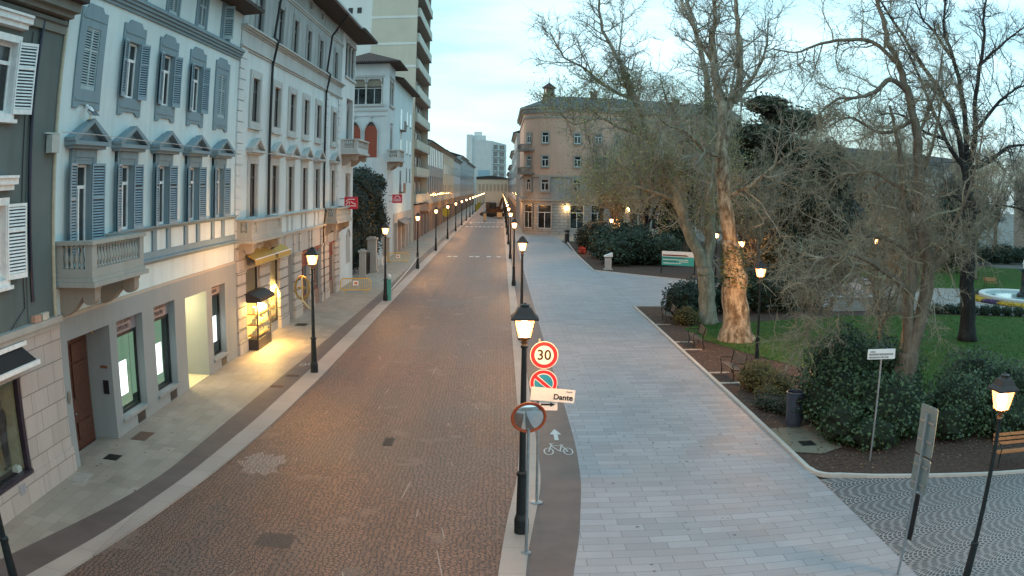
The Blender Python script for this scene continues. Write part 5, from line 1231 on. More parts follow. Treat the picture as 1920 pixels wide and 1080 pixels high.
# turquoise post with a white head, tied to the second lamp
t = thing('bollard_post', 'turquoise post with a white head standing beside the second left lamp', 'bollard', (-6.78,54.85,Z), 0)
q = MB(); q.box(-.12,.12,-.12,.12,0,1.3); q.build('body', flat('turquoise_paint', (.08,.33,.27), .5), t)
q = MB(); q.lathe([(.07,1.3),(.13,1.36),(.14,1.5),(.08,1.6),(0,1.62)],10); q.build('head', WHITE_PAINT, t)
q = MB(); q.tube([(-.22,0,.42),(.2,-.13,.42)],.02,5); q.build('strap', GREY_STEEL, t)
t = MB(); t.tube([(-6.85,55.0,.5),(-6.88,62,.62),(-6.93,70,.78),(-6.97,76.7,1.05)],.02,5); tag(t.build('barrier_rope', SIGNWHITE), 'white rope stretched between the second and third left lamps', 'rope')
# hanging shop signs farther on
t = thing('hanging_sign', 'small brown oval sign hanging from the tower shop fronts', 'sign', (-10.2,122,3.5)); q = MB(); q.box(-.7,.5,-.04,.04,-.2,.2); q.build('panel', flat('brown_sign', (.1,.06,.045), .6), t); q = MB(); q.tube([(-.8,0,.25),(.4,0,.25)],.02,5); q.build('bracket', DARKIRON, t)
t = thing('hanging_sign', 'round yellow sign on the far left house fronts', 'sign', (-9.5,157,2.6)); q = MB(); q.lathe([(0,-.08),(.75,-.08),(.75,.08),(0,.08)],20); o = q.build('disc', flat('yellow_sign', (.6,.45,.05), .5), t); o.rotation_euler = (R(90),0,0); o.scale = (.8,1.1,1); q = MB(); q.tube([(-1.5,0,.2),(-.5,0,.2)],.03,5); q.build('bracket', DARKIRON, t)
# ---- road works far down the street: loader, truck, boards
def wheel(t, x, y, r, w, label=None):
    q = MB(); q.lathe([(0,-w/2),(r*.6,-w/2),(r*.95,-w/2+.03),(r,-w/4),(r,w/4),(r*.95,w/2-.03),(r*.6,w/2),(0,w/2)],16); o = q.build('wheel', flat('tyre_rubber', (.02,.02,.02), .9), t, (x,y,r)); o.rotation_euler = (0,R(90),0)
    q = MB(); q.lathe([(0,-w/2-.02),(r*.5,-w/2-.02),(r*.5,w/2+.02),(0,w/2+.02)],12); q.build('rim', flat('rim_grey', (.3,.25,.18), .5), o)
t = thing('excavator', 'brownish excavator with a raised arm parked far down the road', 'excavator', (-1.3,214,0), R(20))
MY = flat('muddy_yellow', (.13,.065,.035), .6, 0, .35, 3)
q = MB(); q.box(-1.4,1.4,-1.5,1.9,.95,1.9); q.box(-1.3,1.3,.6,1.95,1.9,2.4); q.build('body', MY, t)
q = MB(); q.prism([(-1.4,1.9),(-1.3,3.3),(.4,3.3),(.6,1.9)],-1.3,-.2); q.build('cab', flat('cab_glass', (.05,.05,.05), .2), t)
for s in (-1.25,1.25):
    q = MB(); q.prism([(-1.9,.35),(-1.6,.05),(1.6,.05),(1.9,.35),(1.7,.85),(-1.7,.85)],s-.3,s+.3); q.build('track', flat('track_steel', (.03,.027,.025), .8), t)
q = MB(); q.tube([(.6,-1.2,1.8),(.6,-3.0,4.4),(.6,-4.4,4.3)],[.28,.26,.2],6); q.tube([(.6,-4.4,4.4),(.6,-5.0,2.2)],[.2,.15],6); ar = q.build('arm', MY, t)
q = MB(); q.prism([(-5.3,2.3),(-4.6,2.3),(-4.4,1.6),(-5.0,1.4)],.1,1.1); q.build('bucket', flat('bucket_steel', (.08,.06,.05), .7), ar)
t = thing('tipper_truck', 'dusty tipper truck standing behind the excavator on the far road', 'truck', (-2.6,240,0), R(3))
q = MB(); q.box(-1.15,1.15,-1.2,4.6,1.3,2.9); q.box(-1.2,1.2,-1.25,4.65,2.9,3.0); q.build('tipper_body', flat('dusty_brown_paint', (.17,.10,.065), .7), t)
q = MB(); q.prism([(4.8,.9),(4.8,2.8),(6.2,2.8),(6.7,1.9),(6.75,.9)],-1.1,1.1); q.build('cab', OFFWHITE, t)
for yy in (-.3,1.0,5.7):
    for s in (-1.0,1.0): wheel(t, s, yy, .5, .3)
q = MB(); q.box(-1.0,1.0,-1.3,-1.2,.7,.95); q.box(-.9,.9,-1.2,5,.9,1.25); q.build('chassis', BLACK, t)
for (x, y, lab) in ((-3.2,184,'pale upright warning board on the far road, left of the excavator'),(-.25,204,'pale square board on the far road, right of the excavator')):
    t = thing('warning_board', lab, 'barrier board', (x,y,0)); q = MB(); q.box(-.3,.3,-.03,.03,.15,1.6) if x < -1 else q.box(-.6,.6,-.03,.03,.2,1.3); q.build('board', flat('cream_board', (.6,.48,.3), .6), t)
    q = MB(); q.box(-.35,.35,-.3,.3,0,.08); q.box(-.05,.05,.03,.08,.08,1.2); q.build('stand', BLACK, t)
t = thing('rubble_pile', 'heap of brown rubble behind the warning boards on the far road', 'rubble', (-2.0,222,0)); bmr = bmesh.new(); bmesh.ops.create_icosphere(bmr, subdivisions=3, radius=1)
for v in bmr.verts: f = 1+.35*noise.noise(v.co*2.1); v.co = Vector((v.co.x*3.0*f, v.co.y*3*f, max(-.02, v.co.z*1.5*f)))
me = bpy.data.meshes.new('heap'); bmr.to_mesh(me); bmr.free(); me.materials.append(flat('brown_rubble', (.12,.075,.05), .95, 0, .5, 3)); inst('heap', me, t)
t = thing('site_fence', 'yellow topped site fence along the far left kerb', 'fence', (-6.9,250,Z), R(90)); q = MB()
for i in range(31): q.box(i*2-.03,i*2+.03,-.03,.03,0,2.0)
q.box(0,60,-.02,.02,1.9,2.05); q.box(0,60,-.02,.02,.3,.4); q.build('panel', flat('site_yellow', (.5,.38,.05), .6), t)
# ---- sign seen edge-on at lower right
t = thing('road_sign', 'grey backs of two road signs seen edge-on at the lower right', 'road sign', (7.63,13.68,Z), R(98))
q = MB(); q.lathe([(.03,0),(.03,3.25)],10); q.build('post', GREY_STEEL, t)
SB = flat('sign_back_grey', (.17,.23,.24), .45, .3, .1)
for z0, z1, w in ((2.45,3.38,.3),(1.75,2.4,.3)):
    q = MB(); q.prism([(-w+.03,z0),(w-.03,z0),(w,z0+.03),(w,z1-.03),(w-.03,z1),(-w+.03,z1),(-w,z1-.03),(-w,z0+.03)],-.07,-.055,0,'y'); o = q.build('panel', SB, t)
    for zr in (.15,-.2): q = MB(); q.box(-w+.04,w-.04,-.055,-.03,(z0+z1)/2+zr,(z0+z1)/2+zr+.04); q.build('rail', GREY_STEEL, o)
q = MB(); q.box(-.13,.13,-.07,-.055,.75,1.7); q.build('small_panel', SIGNBLACK, t)
# ---- street name plate in the shrub bed
t = thing('street_name_sign', 'white street name plate on a grey post in front of the big shrub', 'street sign', (10.02,21.17,.04), 0)
q = MB(); q.lathe([(.028,0),(.028,2.85)],9); q.build('post', GREY_STEEL, t)
q = MB(); q.box(-.45,.43,-.03,0,2.82,3.09); pl = q.build('plate', SIGNWHITE, t)
GL = flat('grey_lettering', (.2,.2,.21), .5)
for z, x0, x1, hh in ((3.02,-.38,-.22,.02),(2.95,-.42,.36,.028),(2.87,-.42,-.05,.024),(2.87,-.03,.22,.024)):
    q = MB(); x = x0
    while x < x1: w_ = .02+.025*((x*57)%1); q.box(x,min(x+w_,x1),-.034,-.0305,z-hh,z+hh); x += w_+.012
    q.build('lettering', GL, pl)
# ---- litter bins, bollard
t = thing('litter_bin', 'dark slate-blue cylindrical litter bin beside the big shrub', 'litter bin', (8.95,25.2,.07), R(20))
q = MB(); q.lathe([(.25,0),(.25,.06),(.27,.1),(.29,.98),(.3,1.0),(.3,1.05),(.26,1.06),(.25,.6),(0,.6)],20); q.build('drum', flat('slate_blue_bin', (.035,.045,.065), .45, 0, .15, 8), t)
q = MB(); pts = [(.3*math.cos(2*PI*k/20),.3*math.sin(2*PI*k/20),1.05) for k in range(21)]; q.tube(pts,.02,6,cap=False); q.build('rim', flat('bin_rim', (.06,.07,.09), .4), t)
q = MB(); q.box(-.16,.16,-.32,-.27,.72,.92); q.build('flap', SIGNBLACK, t)
t = thing('litter_bin', 'pale steel litter bin with a sloped lid by the park entrance path', 'litter bin', (9.3,77.5,.04), 0)
q = MB(); q.box(-.27,.27,-.25,.25,.06,1.05); q.box(-.4,.4,-.35,.35,0,.06); q.build('body', flat('pale_steel', (.42,.43,.43), .4, .3), t)
q = MB(); q.prism([(-.36,1.12),(.36,1.12),(.36,1.45),(.3,1.45),(-.36,1.2)],-.33,.33,0,'y'); q.build('lid', SIGNWHITE, t)
t = thing('waste_bollard', 'short black bollard at the far end of the promenade', 'bollard', (8.5,115.6,0), 0); q = MB(); q.lathe([(.3,0),(.3,1.5),(.34,1.52),(.34,1.62),(0,1.66)],12); q.build('body', BLACK, t); q = MB(); q.lathe([(.312,1.2),(.312,1.3)],12); q.build('band', GREY_STEEL, t)
# ---- park information board
t = thing('information_board', 'turquoise park information board on two posts by the leaning plane', 'notice board', (14.85,74.2,.03), R(-24))
TQ = flat('turquoise_board', (.04,.36,.33), .45, 0, .08)
for s in (-1.45,1.45): q = MB(); q.box(s-.04,s+.04,-.04,.04,0,1.95); q.build('post', DARKIRON, t)
q = MB(); q.box(-1.4,1.4,-.06,-.02,.72,1.45); pn = q.build('panel', TQ, t)
q = MB(); q.box(-1.4,1.4,-.06,-.02,1.45,1.9); q.build('white_header', SIGNWHITE, t)
q = MB(); q.prism([(-1.35,1.62),(.75,1.62),(.95,1.5),(-1.35,1.5)],-.066,-.061,0,'y'); q.build('red_stripe', flat('dark_red_stripe', (.15,.02,.03), .5), pn)
for z, x0, x1, mm in ((1.34,-1.3,.6,SIGNBLACK),(1.2,-1.3,.9,SIGNWHITE),(1.06,-1.3,-.1,SIGNBLACK),(1.05,.1,.9,SIGNWHITE),(.9,-1.25,.3,SIGNWHITE)):
    q = MB(); x = x0
    while x < x1: w_ = .06+.12*((x*31.7)%1); q.box(x,min(x1,x+w_),-.066,-.0605,z-.035,z+.035); x += w_+.04
    q.build('lettering', mm, pn)
t = thing('utility_cabinet', 'tall narrow grey cabinet behind the turquoise board', 'cabinet', (16.3,86,.03)); q = MB(); q.box(-.45,.45,-.3,.3,0,2.6); q.build('body', CONC, t); q = MB(); q.box(-.4,.4,-.315,-.301,.2,2.4); q.build('door', flat('cabinet_door', (.24,.27,.25), .5), t)
# ---- benches
def bench(wood, iron, label):
    t = thing('park_bench', label, 'bench'); Lb = 1.75
    for i in range(4): q = MB(); y = -.02+.105*i; q.box(-Lb/2,Lb/2,y,y+.08,.43-.012*i,.465-.012*i); q.build('seat_slat', wood, t)
    for i in range(3): q = MB(); z = .56+.12*i; y = .44+.035*i; q.prism([(y,z),(y+.03,z-.008),(y+.055,z+.075),(y+.025,z+.083)],-Lb/2,Lb/2); q.build('back_slat', wood, t)
    for s in (-Lb/2+.12,Lb/2-.12):
        q = MB(); r = .024
        q.tube([(s,.0,0),(s,.03,.2),(s,-.02,.42),(s,.2,.42),(s,.4,.4),(s,.52,.95)],r,6); q.tube([(s,.5,0),(s,.42,.2),(s,.4,.4)],r,6)
        q.tube([(s,.0,.42),(s,-.05,.6),(s,.03,.67),(s,.25,.66),(s,.45,.66)],r*.8,6); q.build('cast_iron_end', iron, t)
    return t
WG = flat('weathered_bench_wood', (.105,.08,.062), .8, 0, .35, 14); OW = flat('varnished_bench_wood', (.40,.15,.05), .5, 0, .25, 12)
for y, lab, dx in ((32.6,'weathered park bench nearest the camera beside the yellow shrub',0),(39.6,'weathered park bench, middle one along the promenade edge',0.05),(46.9,'weathered park bench farthest along the promenade, by the dark shrub',.1)):
    o = bench(WG, DARKIRON, lab); o.location = (8.62+dx,y,.04); o.rotation_euler = (0,0,R(-90+ (4 if y<34 else -3))); o['group'] = 'benches along the promenade'
    q = MB(); q.box(-1.05,1.05,-.5,.55,-.01,.012)
for (x, y, rz, lab) in ((14.35,18.9,R(-8),'orange varnished bench behind the lantern at the right edge'),(43.5,66.2,R(0),'orange bench beyond the fountain under the trees')):
    o = bench(OW, DARKIRON, lab); o.location = (x,y,.05); o.rotation_euler = (0,0,rz)
# bench foundation strips on the soil
for i, y in enumerate((31.6,33.5,38.6,40.6,46.0)):
    o = MB(); o.box(8.1,8.95,y-.12,y+.12,.0,.05); tag(o.build('paving_strip', stucco('pale_strip', (.42,.37,.31), .3)), kind='structure')
# ============================================================ PARK: TREES, SHRUBS, FOUNTAIN
rnd = random.Random(11)
def rv(s=1.0): return Vector((rnd.gauss(0,s), rnd.gauss(0,s), rnd.gauss(0,s)))
def spline(pts, per=4, jit=0.0):
    P = [Vector(p) for p in pts]; out = []
    for i in range(len(P)-1):
        a, b, c, d = P[max(i-1,0)], P[i], P[i+1], P[min(i+2,len(P)-1)]
        for k in range(per):
            t = k/per
            out.append(.5*((2*b)+(c-a)*t+(2*a-5*b+4*c-d)*t*t+(3*b-a-3*c+d)*t**3))
    out.append(P[-1])
    return [p+rv(jit) if 0 < i < len(out)-1 else p for i, p in enumerate(out)]
def twig(mb, p, q, r0, r1, m=0):
    d = q-p; a = d.orthogonal().normalized(); b = d.cross(a).normalized(); n = len(mb.v)
    for (c, r) in ((p, r0), (q, r1)):
        for k in (0, 2.0944, 4.1888):
            x, y = math.cos(k)*r, math.sin(k)*r
            mb.v.append((c.x+a.x*x+b.x*y, c.y+a.y*x+b.y*y, c.z+a.z*x+b.z*y))
    for k in range(3): k2 = (k+1) % 3; mb.f.append((n+k, n+k2, n+3+k2, n+3+k)); mb.m.append(m)
def leaf(mb, p, s, m=0):
    d = rv().normalized(); e = d.orthogonal().normalized()*s*.32; d = d*s*.5; n = len(mb.v)
    for c in (p-d, p+e, p+d, p-e): mb.v.append(tuple(c))
    mb.f.append((n,n+1,n+2,n+3)); mb.m.append(m)
class TP:   # tree parameters
    def __init__(s, **k):
        s.l1 = (1.6,3.2); s.n1 = 2.2; s.n2 = 7; s.n3 = 5; s.l2 = (.6,1.4); s.l3 = (.25,.6); s.r1 = .05; s.r2 = .018; s.r3 = .008
        s.up = .25; s.leafp = 0.0; s.leafs = .07; s.leafz = (0,99); s.start = .3; s.budp = .35; s.wig = .22; s.__dict__.update(k)
def sprig(tw, lf, p, d, Lg, r, lvl, tp):
    seg = (0,5,3,2)[lvl]; q = p.copy(); step = Lg/seg
    kids_ = (0, tp.n2, tp.n3, 0)[lvl]; pts = [q.copy()]; ds = []
    for i in range(seg):
        d = (d+rv(tp.wig)+Vector((0,0,tp.up*.35))).normalized(); ds.append(d.copy()); q = q+d*step; pts.append(q.copy())
    for i in range(seg):
        ra, rb = r*(1-i/seg*.75), r*(1-(i+1)/seg*.75); twig(tw, pts[i], pts[i+1], ra, rb)
    if lvl < 3:
        for k in range(kids_):
            t = .15+.85*(k+rnd.random())/kids_*.999; f = t*seg; i = min(seg-1, int(f)); c = pts[i].lerp(pts[i+1], f-i)
            nd = (ds[i]*.55+rv(.62)+Vector((0,0,tp.up))).normalized()
            l = rnd.uniform(*(tp.l2 if lvl == 1 else tp.l3))*(1.15-t*.5)
            sprig(tw, lf, c, nd, l, tp.r2 if lvl == 1 else tp.r3, lvl+1, tp)
    else:
        if rnd.random() < tp.budp: leaf(lf[1], q, .06)
        if tp.leafp and tp.leafz[0] < q.z < tp.leafz[1]:
            for k in range(5):
                if rnd.random() < tp.leafp: leaf(lf[0], q+rv(.16), tp.leafs)
def tree(name, label, loc, limbs, barkm, twigm, tp, leafm=None, cat='tree', group=None, budm=None, sides=10, knots=0, flare=.35):
    """limbs: [(points, r0, r1, spawn?)] in world coordinates; trunk, crown (and foliage) are its parts"""
    t = thing(name, label, cat, loc, 0, group); o = Vector(loc)
    tr, tw, lv, bd = MB(), MB(), MB(), MB()
    for idx, (pts, r0, r1, spawn) in enumerate(limbs):
        sp_ = spline([Vector(p)-o for p in pts], 4, min(r1,.05)*.6); n = len(sp_)
        rs = [r0+(r1-r0)*(i/(n-1)) for i in range(n)]
        if idx == 0 and flare:
            rs = [r*(1+flare*max(0, 1-sp_[i].z/1.1)**2) for i, r in enumerate(rs)]
        tr.tube(sp_, rs, sides if r0 > .12 else 6)
        if not spawn: continue
        Ltot = sum((b-a).length for a, b in zip(sp_, sp_[1:])); k = max(2, int(Ltot*tp.n1*spawn))
        for j in range(k):
            u = tp.start+(1-tp.start)*(j+rnd.random())/k if idx == 0 else .08+.92*(j+rnd.random())/k
            f = min(u,.999)*(n-1); i = int(f); c = sp_[i].lerp(sp_[i+1], f-i); d = (sp_[i+1]-sp_[i]).normalized()
            nd = (d*.5+rv(.7)+Vector((0,0,tp.up))).normalized(); l = rnd.uniform(*tp.l1)*(1.1-.45*u)
            sprig(tw, (lv,bd), c, nd, l, min(tp.r1, rs[i]*.6), 1, tp)
    tr.build('trunk', barkm, t, smooth=True)
    cr = tw.build('crown', twigm, t)
    if lv.f: lv.build('foliage', leafm, t)
    if bd.f: bd.build('bud_leaves', budm or BUD, cr)
    return t
BARK_P = bark('pale_plane_bark', (.26,.235,.17), (.46,.43,.34), .6); BARK_L = bark('flaking_plane_bark', (.17,.12,.075), (.55,.48,.36), .55, sc=4.5)
BARK_B = bark('brown_plane_bark', (.17,.13,.095), (.28,.235,.18), .5); BARK_D = bark('dark_bark', (.028,.025,.025), (.05,.045,.043), .3)
TWIG_P = flat('grey_twigs', (.28,.245,.19), .9, 0, .35, 5); TWIG_B = flat('brown_twigs', (.25,.215,.15), .9, 0, .4, 4); TWIG_D = flat('dark_twigs', (.085,.07,.065), .9, 0, .3)
BUD = leafmat('spring_buds', (.10,.075,.05), .5); SPRING = leafmat('spring_leaves', (.32,.30,.11), .45, .6); OLIVE = leafmat('olive_leaves', (.24,.22,.09), .45)
T1 = (11.05,46.4,0.03)
def P1(*a, y=46.4): return [(x, y+dy, z) for x, z, dy in a]
tree('plane_tree','tall pale plane with one trunk leaning left over the promenade and one upright',T1,[
  (P1((11.05,0,0),(10.95,1.3,0),(10.85,2.5,0),(10.72,2.95,0)),.47,.42,0),
  (P1((10.75,2.8,0),(9.78,5.0,0),(9.12,6.5,-.1),(8.73,7.5,-.1),(8.21,8.4,0),(7.58,10,.1),(7.0,11.7,.3),(6.2,13.6,.3),(5.2,15.4,0),(5.0,17.3,-.5)),.34,.05,.9),
  (P1((10.75,2.8,0),(10.97,3.9,.2),(11.0,6.4,.2),(10.97,8.7,.2),(10.96,10.1,.3),(10.87,12.7,.2),(10.44,14.8,0),(9.86,16.9,-.3),(9.6,18.5,-.5)),.36,.06,.9),
  (P1((7.0,11.7,.3),(5.6,12.3,.4),(4.3,13.3,.2),(3.2,13.9,0),(2.4,15.2,-.3)),.11,.03,1.1),
  (P1((7.6,10,.1),(6.2,10.1,-.6),(4.9,10.6,-1.2),(3.6,10.2,-1.5),(2.7,10.9,-2)),.1,.02,1.2),
  (P1((7.3,10.9,.1),(6.5,12.6,1),(6.3,14.6,1.6),(6.6,16.8,2)),.1,.03,1),
  (P1((9.1,6.5,-.1),(7.8,6.9,-1),(6.4,7.2,-1.6),(5.2,6.9,-2.2),(4.2,6.3,-2.6)),.1,.02,1.3),
  (P1((10.96,9.9,.3),(12.0,11.5,.5),(12.6,13.6,.8),(12.9,15.6,1)),.12,.03,.9),
  (P1((10.97,8.7,.2),(9.8,9.9,1),(9.0,11.4,1.5),(8.6,13.5,2)),.1,.03,1),
  (P1((8.73,7.5,-.1),(9.6,8.2,-1),(10.2,8.0,-2),(11.2,7.2,-2.6)),.09,.02,1.2)],
  BARK_P, TWIG_P, TP(n1=3.6,n2=9,n3=6,leafp=.38,leafz=(4.5,13.2),leafs=.10,l1=(1.5,3.2),up=.15,r3=.009), SPRING)
def P2(*a, y=40.95): return [(x, y+dy, z) for x, z, dy in a]
tree('plane_tree','thick old plane with flaking bark, its foot lit orange by the park lantern',(11.2,40.95,.03),[
  (P2((11.2,0,0),(11.15,1,0),(11.05,2.0,0),(11.0,3.1,0)),.68,.6,0),
  (P2((11.0,3.05,0),(10.86,3.8,0),(10.72,4.8,0)),.57,.36,0),
  (P2((10.73,4.7,0),(10.43,6.5,0),(10.3,8.5,0),(10.38,10.5,0),(10.3,11.2,0)),.365,.27,.3),
  (P2((10.32,11.0,0),(10.0,12.6,.2),(9.94,14.7,.3),(10.15,15.4,.3),(10.0,17.5,.4)),.24,.08,1),
  (P2((10.35,10.9,0),(10.85,11.5,0),(11.22,12.8,0),(11.13,14.8,-.2),(11.0,16.6,-.3),(11.3,18.5,-.3)),.24,.06,1),
  (P2((10.3,8.6,0),(9.2,8.9,-.8),(8.2,9.7,-1.4),(7.2,9.9,-2),(6.3,10.6,-2.6)),.1,.02,.9),
  (P2((10.9,11.3,0),(11.9,12.5,.6),(12.9,14.1,1.2),(13.3,16,1.6)),.12,.03,1),
  (P2((10.45,6.8,0),(11.5,7.4,-.5),(12.8,8.5,-1),(13.7,9.2,-1.4),(14.6,9.2,-2)),.11,.03,1),
  (P2((9.98,13.0,.2),(9.1,14.6,.2),(8.4,16.4,.3),(8.2,18,.4)),.1,.03,1)],
  BARK_L, TWIG_P, TP(n1=3.6,n2=8,n3=6,leafp=.15,leafz=(3,11),up=.2,r3=.009), OLIVE, flare=.5)
# ivy collar and orange-lit stub sprouts on the thick trunk
lv = MB()
for i in range(900):
    a = rnd.uniform(0,2*PI); z = rnd.uniform(2.6,4.6); r = .62-.08*(z-2.6)+rnd.gauss(0,.09); leaf(lv, Vector((11.0-.14*(z-2.9)+r*math.cos(a),40.95+r*math.sin(a),z)), .13)
t = thing('ivy_clump','collar of ivy sprouts around the thick plane trunk above its lit foot','ivy',(11.0,40.95,3)); lv.v = [(x-11.0,y-40.95,z-3) for x,y,z in lv.v]; lv.build('foliage', leafmat('ivy_leaves', (.06,.075,.02), .5), t)
def P3(*a, y=24.5): return [(x, y+dy, z) for x, z, dy in a]
tree('plane_tree','forked brown plane growing out of the big shrub behind the white street plate',(12.5,24.5,.03),[
  (P3((12.52,0,0),(12.5,1.4,0),(12.62,2.4,0)),.46,.36,0),
  (P3((12.6,2.2,0),(12.58,4.0,.1),(12.62,5.5,.1),(12.4,6.6,.2),(12.2,8.2,.2),(11.9,10,.4)),.22,.05,.7),
  (P3((12.62,2.1,0),(13.15,4.0,0),(13.2,5.0,0),(12.95,6.0,0),(12.82,6.7,0),(12.76,8.3,0),(12.66,9.5,0),(12.4,10.5,0),(12.2,11.2,0),(11.9,11.8,0),(11.68,12.7,0),(11.5,13.6,0),(11.3,15,.2)),.27,.05,.55),
  (P3((13.2,4.9,0),(13.9,5.35,.1),(14.5,5.75,.2),(15.3,6.2,.4),(16.2,6.9,.6),(17.0,8,.8)),.16,.03,1),
  (P3((12.4,10.5,0),(11.7,10.75,-.2),(11.0,10.25,-.4),(10.2,10.0,-.6),(9.4,9.8,-.8),(8.7,9.2,-1)),.1,.02,1),
  (P3((12.15,11.3,0),(11.3,11.95,.2),(10.3,11.9,.4),(9.5,11.7,.6),(8.8,11.4,.9),(8.1,11.5,1.2)),.085,.02,1),
  (P3((12.6,9.6,0),(11.6,9.1,.4),(10.6,9.5,.8),(9.9,9.2,1)),.075,.02,1),
  (P3((12.8,7.0,0),(11.9,7.6,.5),(11.2,7.9,.8),(10.3,7.6,1.2),(9.4,7.0,1.6)),.08,.02,1.1),
  (P3((12.58,4.2,0),(11.6,4.8,-.2),(10.4,5.35,-.3),(9.5,5.3,-.4),(8.9,5.15,-.5),(8.4,4.5,-.7)),.11,.025,1.5),
  (P3((12.6,5.4,0),(11.6,5.9,.6),(10.6,5.7,1),(9.8,4.9,1.3),(9.4,3.9,1.4)),.08,.02,1.6),
  (P3((10.4,5.35,-.3),(9.7,4.6,-.1),(9.2,3.6,0),(8.9,2.9,.1)),.05,.015,1.5),
  (P3((13.2,5.2,0),(14.0,6.6,-.6),(14.6,8.2,-1),(15.0,10,-1.2)),.09,.02,.9),
  (P3((12.4,6.6,.2),(13.4,8.2,.6),(14.2,10.2,.8),(14.6,12.2,1)),.09,.02,.8),
  (P3((12.7,9,0),(13.5,10.6,-.2),(13.9,12.3,-.4)),.07,.02,.9)],
  BARK_B, TWIG_B, TP(n1=3.4,n2=9,n3=7,l1=(1.0,2.5),l2=(.5,1.2),up=-.05,r1=.035,r2=.012,r3=.007,wig=.3,budp=.5), OLIVE)
def P4(*a, y=39.7): return [(x, y+dy, z) for x, z, dy in a]
tree('dark_tree','dark trunked tree with many spreading arms in front of the fountain',(24.45,39.7,.03),[
  (P4((24.45,0,0),(24.3,2,0),(24.15,4,0),(24.2,6.7,0),(24.1,8.6,0)),.52,.4,0),
  (P4((24.05,8.3,0),(23.25,11.4,0),(22.6,12.8,.2),(21.6,14.1,.4),(20.1,16.2,.6),(19.2,17.6,.8)),.22,.05,.8),
  (P4((24.0,8.6,0),(24.15,12.4,.2),(23.64,15.2,.3),(23.2,16.4,.3),(23.6,18.4,.3)),.2,.06,.8),
  (P4((23.64,15.0,.3),(22.6,16.2,.4),(21.8,17.0,.5),(21.5,18.5,.5)),.1,.04,1),
  (P4((24.1,8.5,0),(24.6,11,-.2),(24.75,13.0,-.3),(25.7,16,-.4),(26.1,17.9,-.4),(26.5,19,-.4)),.2,.05,.8),
  (P4((24.8,11.2,-.2),(26.7,13.0,-.3),(28.1,13.9,-.4),(29.4,14.4,-.5)),.12,.03,1),
  (P4((25.3,14.8,-.3),(27.6,16.6,-.5),(29.9,18.1,-.6)),.1,.03,1),
  (P4((23.9,8.9,0),(22.4,10.5,-.2),(21.1,12.9,-.3),(20.2,14.5,-.5),(19.3,15.8,-.6)),.16,.03,.8),
  (P4((22.5,10.4,-.2),(20.9,10.6,-.6),(19.0,11.3,-1),(17.4,11.0,-1.4)),.1,.02,1),
  (P4((24.2,9.0,0),(26.0,9.6,.4),(27.8,10.6,.6),(29.6,11.0,.8),(31,12,1)),.14,.03,1),
  (P4((24.15,7,0),(22.6,7.5,-.8),(21,7.2,-1.5),(19.6,6.6,-2)),.1,.02,1.1),
  (P4((24.2,6.5,0),(25.6,7.2,-.5),(27.4,7.2,-1),(29.2,6.6,-1.4)),.1,.02,1.1)],
  BARK_D, TWIG_D, TP(n1=3.0,n2=8,n3=6,l1=(1.3,3.0),up=.12,r3=.01))
# background bare trees: three grown once, then copied individually
def wild(seed, h, spread, label, loc, barkm, twigm, leafp=0.0, leafm=None, dens=1.0, group='bare trees at the back of the park'):
    rnd.seed(seed); L_ = []; th = h*rnd.uniform(.22,.32)
    x0, y0 = loc[0], loc[1]
    L_.append(([(x0,y0,0),(x0+rnd.gauss(0,.1),y0,th*.5),(x0+rnd.gauss(0,.15),y0,th)],.035*h*.75,.02*h*.8,0))
    for k in range(8):
        a = 2*PI*k/8+rnd.uniform(-.4,.4); s = rnd.uniform(.25,1)*spread; top = h*rnd.uniform(.75,1)*(1-.25*(s/spread)**2)
        z0 = th*rnd.uniform(.75,1.0)
        L_.append(([(x0,y0,z0),(x0+math.cos(a)*s*.3,y0+math.sin(a)*s*.3,z0+(top-z0)*.33),(x0+math.cos(a)*s*.62,y0+math.sin(a)*s*.62,z0+(top-z0)*.68),(x0+math.cos(a)*s,y0+math.sin(a)*s,top)],.012*h*.8,.02,1))
    return tree('bare_tree', label, (x0,y0,.02), L_, barkm, twigm, TP(n1=1.7*dens,n2=7,n3=5,l1=(1.6,3.6),l2=(.8,1.7),l3=(.4,.9),r1=.05,r2=.024,r3=.014,up=.22,leafp=leafp,leafs=.16,leafz=(2,99),budp=.2), leafm, group=group, sides=7)
wa = wild(1, 17, 5.5, 'bare grey tree behind the turquoise board', (18.5,86), BARK_D, TWIG_P)
wb = wild(2, 15, 6.0, 'bare brown tree standing behind the far park lawn', (33,80), BARK_B, TWIG_B)
wc = wild(5, 13, 5.0, 'budding yellow-green tree at the end of the promenade', (12.8,99), BARK_B, TWIG_B, .3, OLIVE)
BG = [(wa,26,101,.5,1.05,'bare grey tree in front of the hotel right wing'),(wb,21.5,72,2.2,1.0,'bare brown tree just behind the dark cedar, left side'),(wa,41,88,1.7,.95,'bare grey tree beyond the fountain, left of the path'),
      (wb,52,84,4,1.1,'bare brown tree behind the fountain'),(wc,20,95,2.6,1.1,'budding yellow-green tree deeper in the shrubs'),(wa,63,86,3.3,1.0,'bare grey tree behind the fountain on the far right'),
      (wb,38,112,1.1,1.2,'tall bare brown tree at the very back of the park'),(wa,56,112,5.2,1.15,'tall bare grey tree at the back, right of the path'),(wb,76,104,.3,1.2,'tall bare brown tree at the back on the far right'),
      (wc,30,106,4.4,1.15,'budding tree right of the hotel wing'),(wa,70,70,2.2,.9,'bare grey tree at the right edge beyond the fountain'),(wb,46,74,5.5,.85,'smaller bare brown tree just beyond the plaza'),
      (wb,16.4,55.5,3.7,.72,'small bare brown tree tangled beside the dark cedar'),(wb,19.0,37.5,1.3,.52,'low tangled brown tree on the lawn behind the forked plane'),(wb,15.5,33.0,4.9,.44,'low drooping brown tree over the lawn, left of the forked plane')]
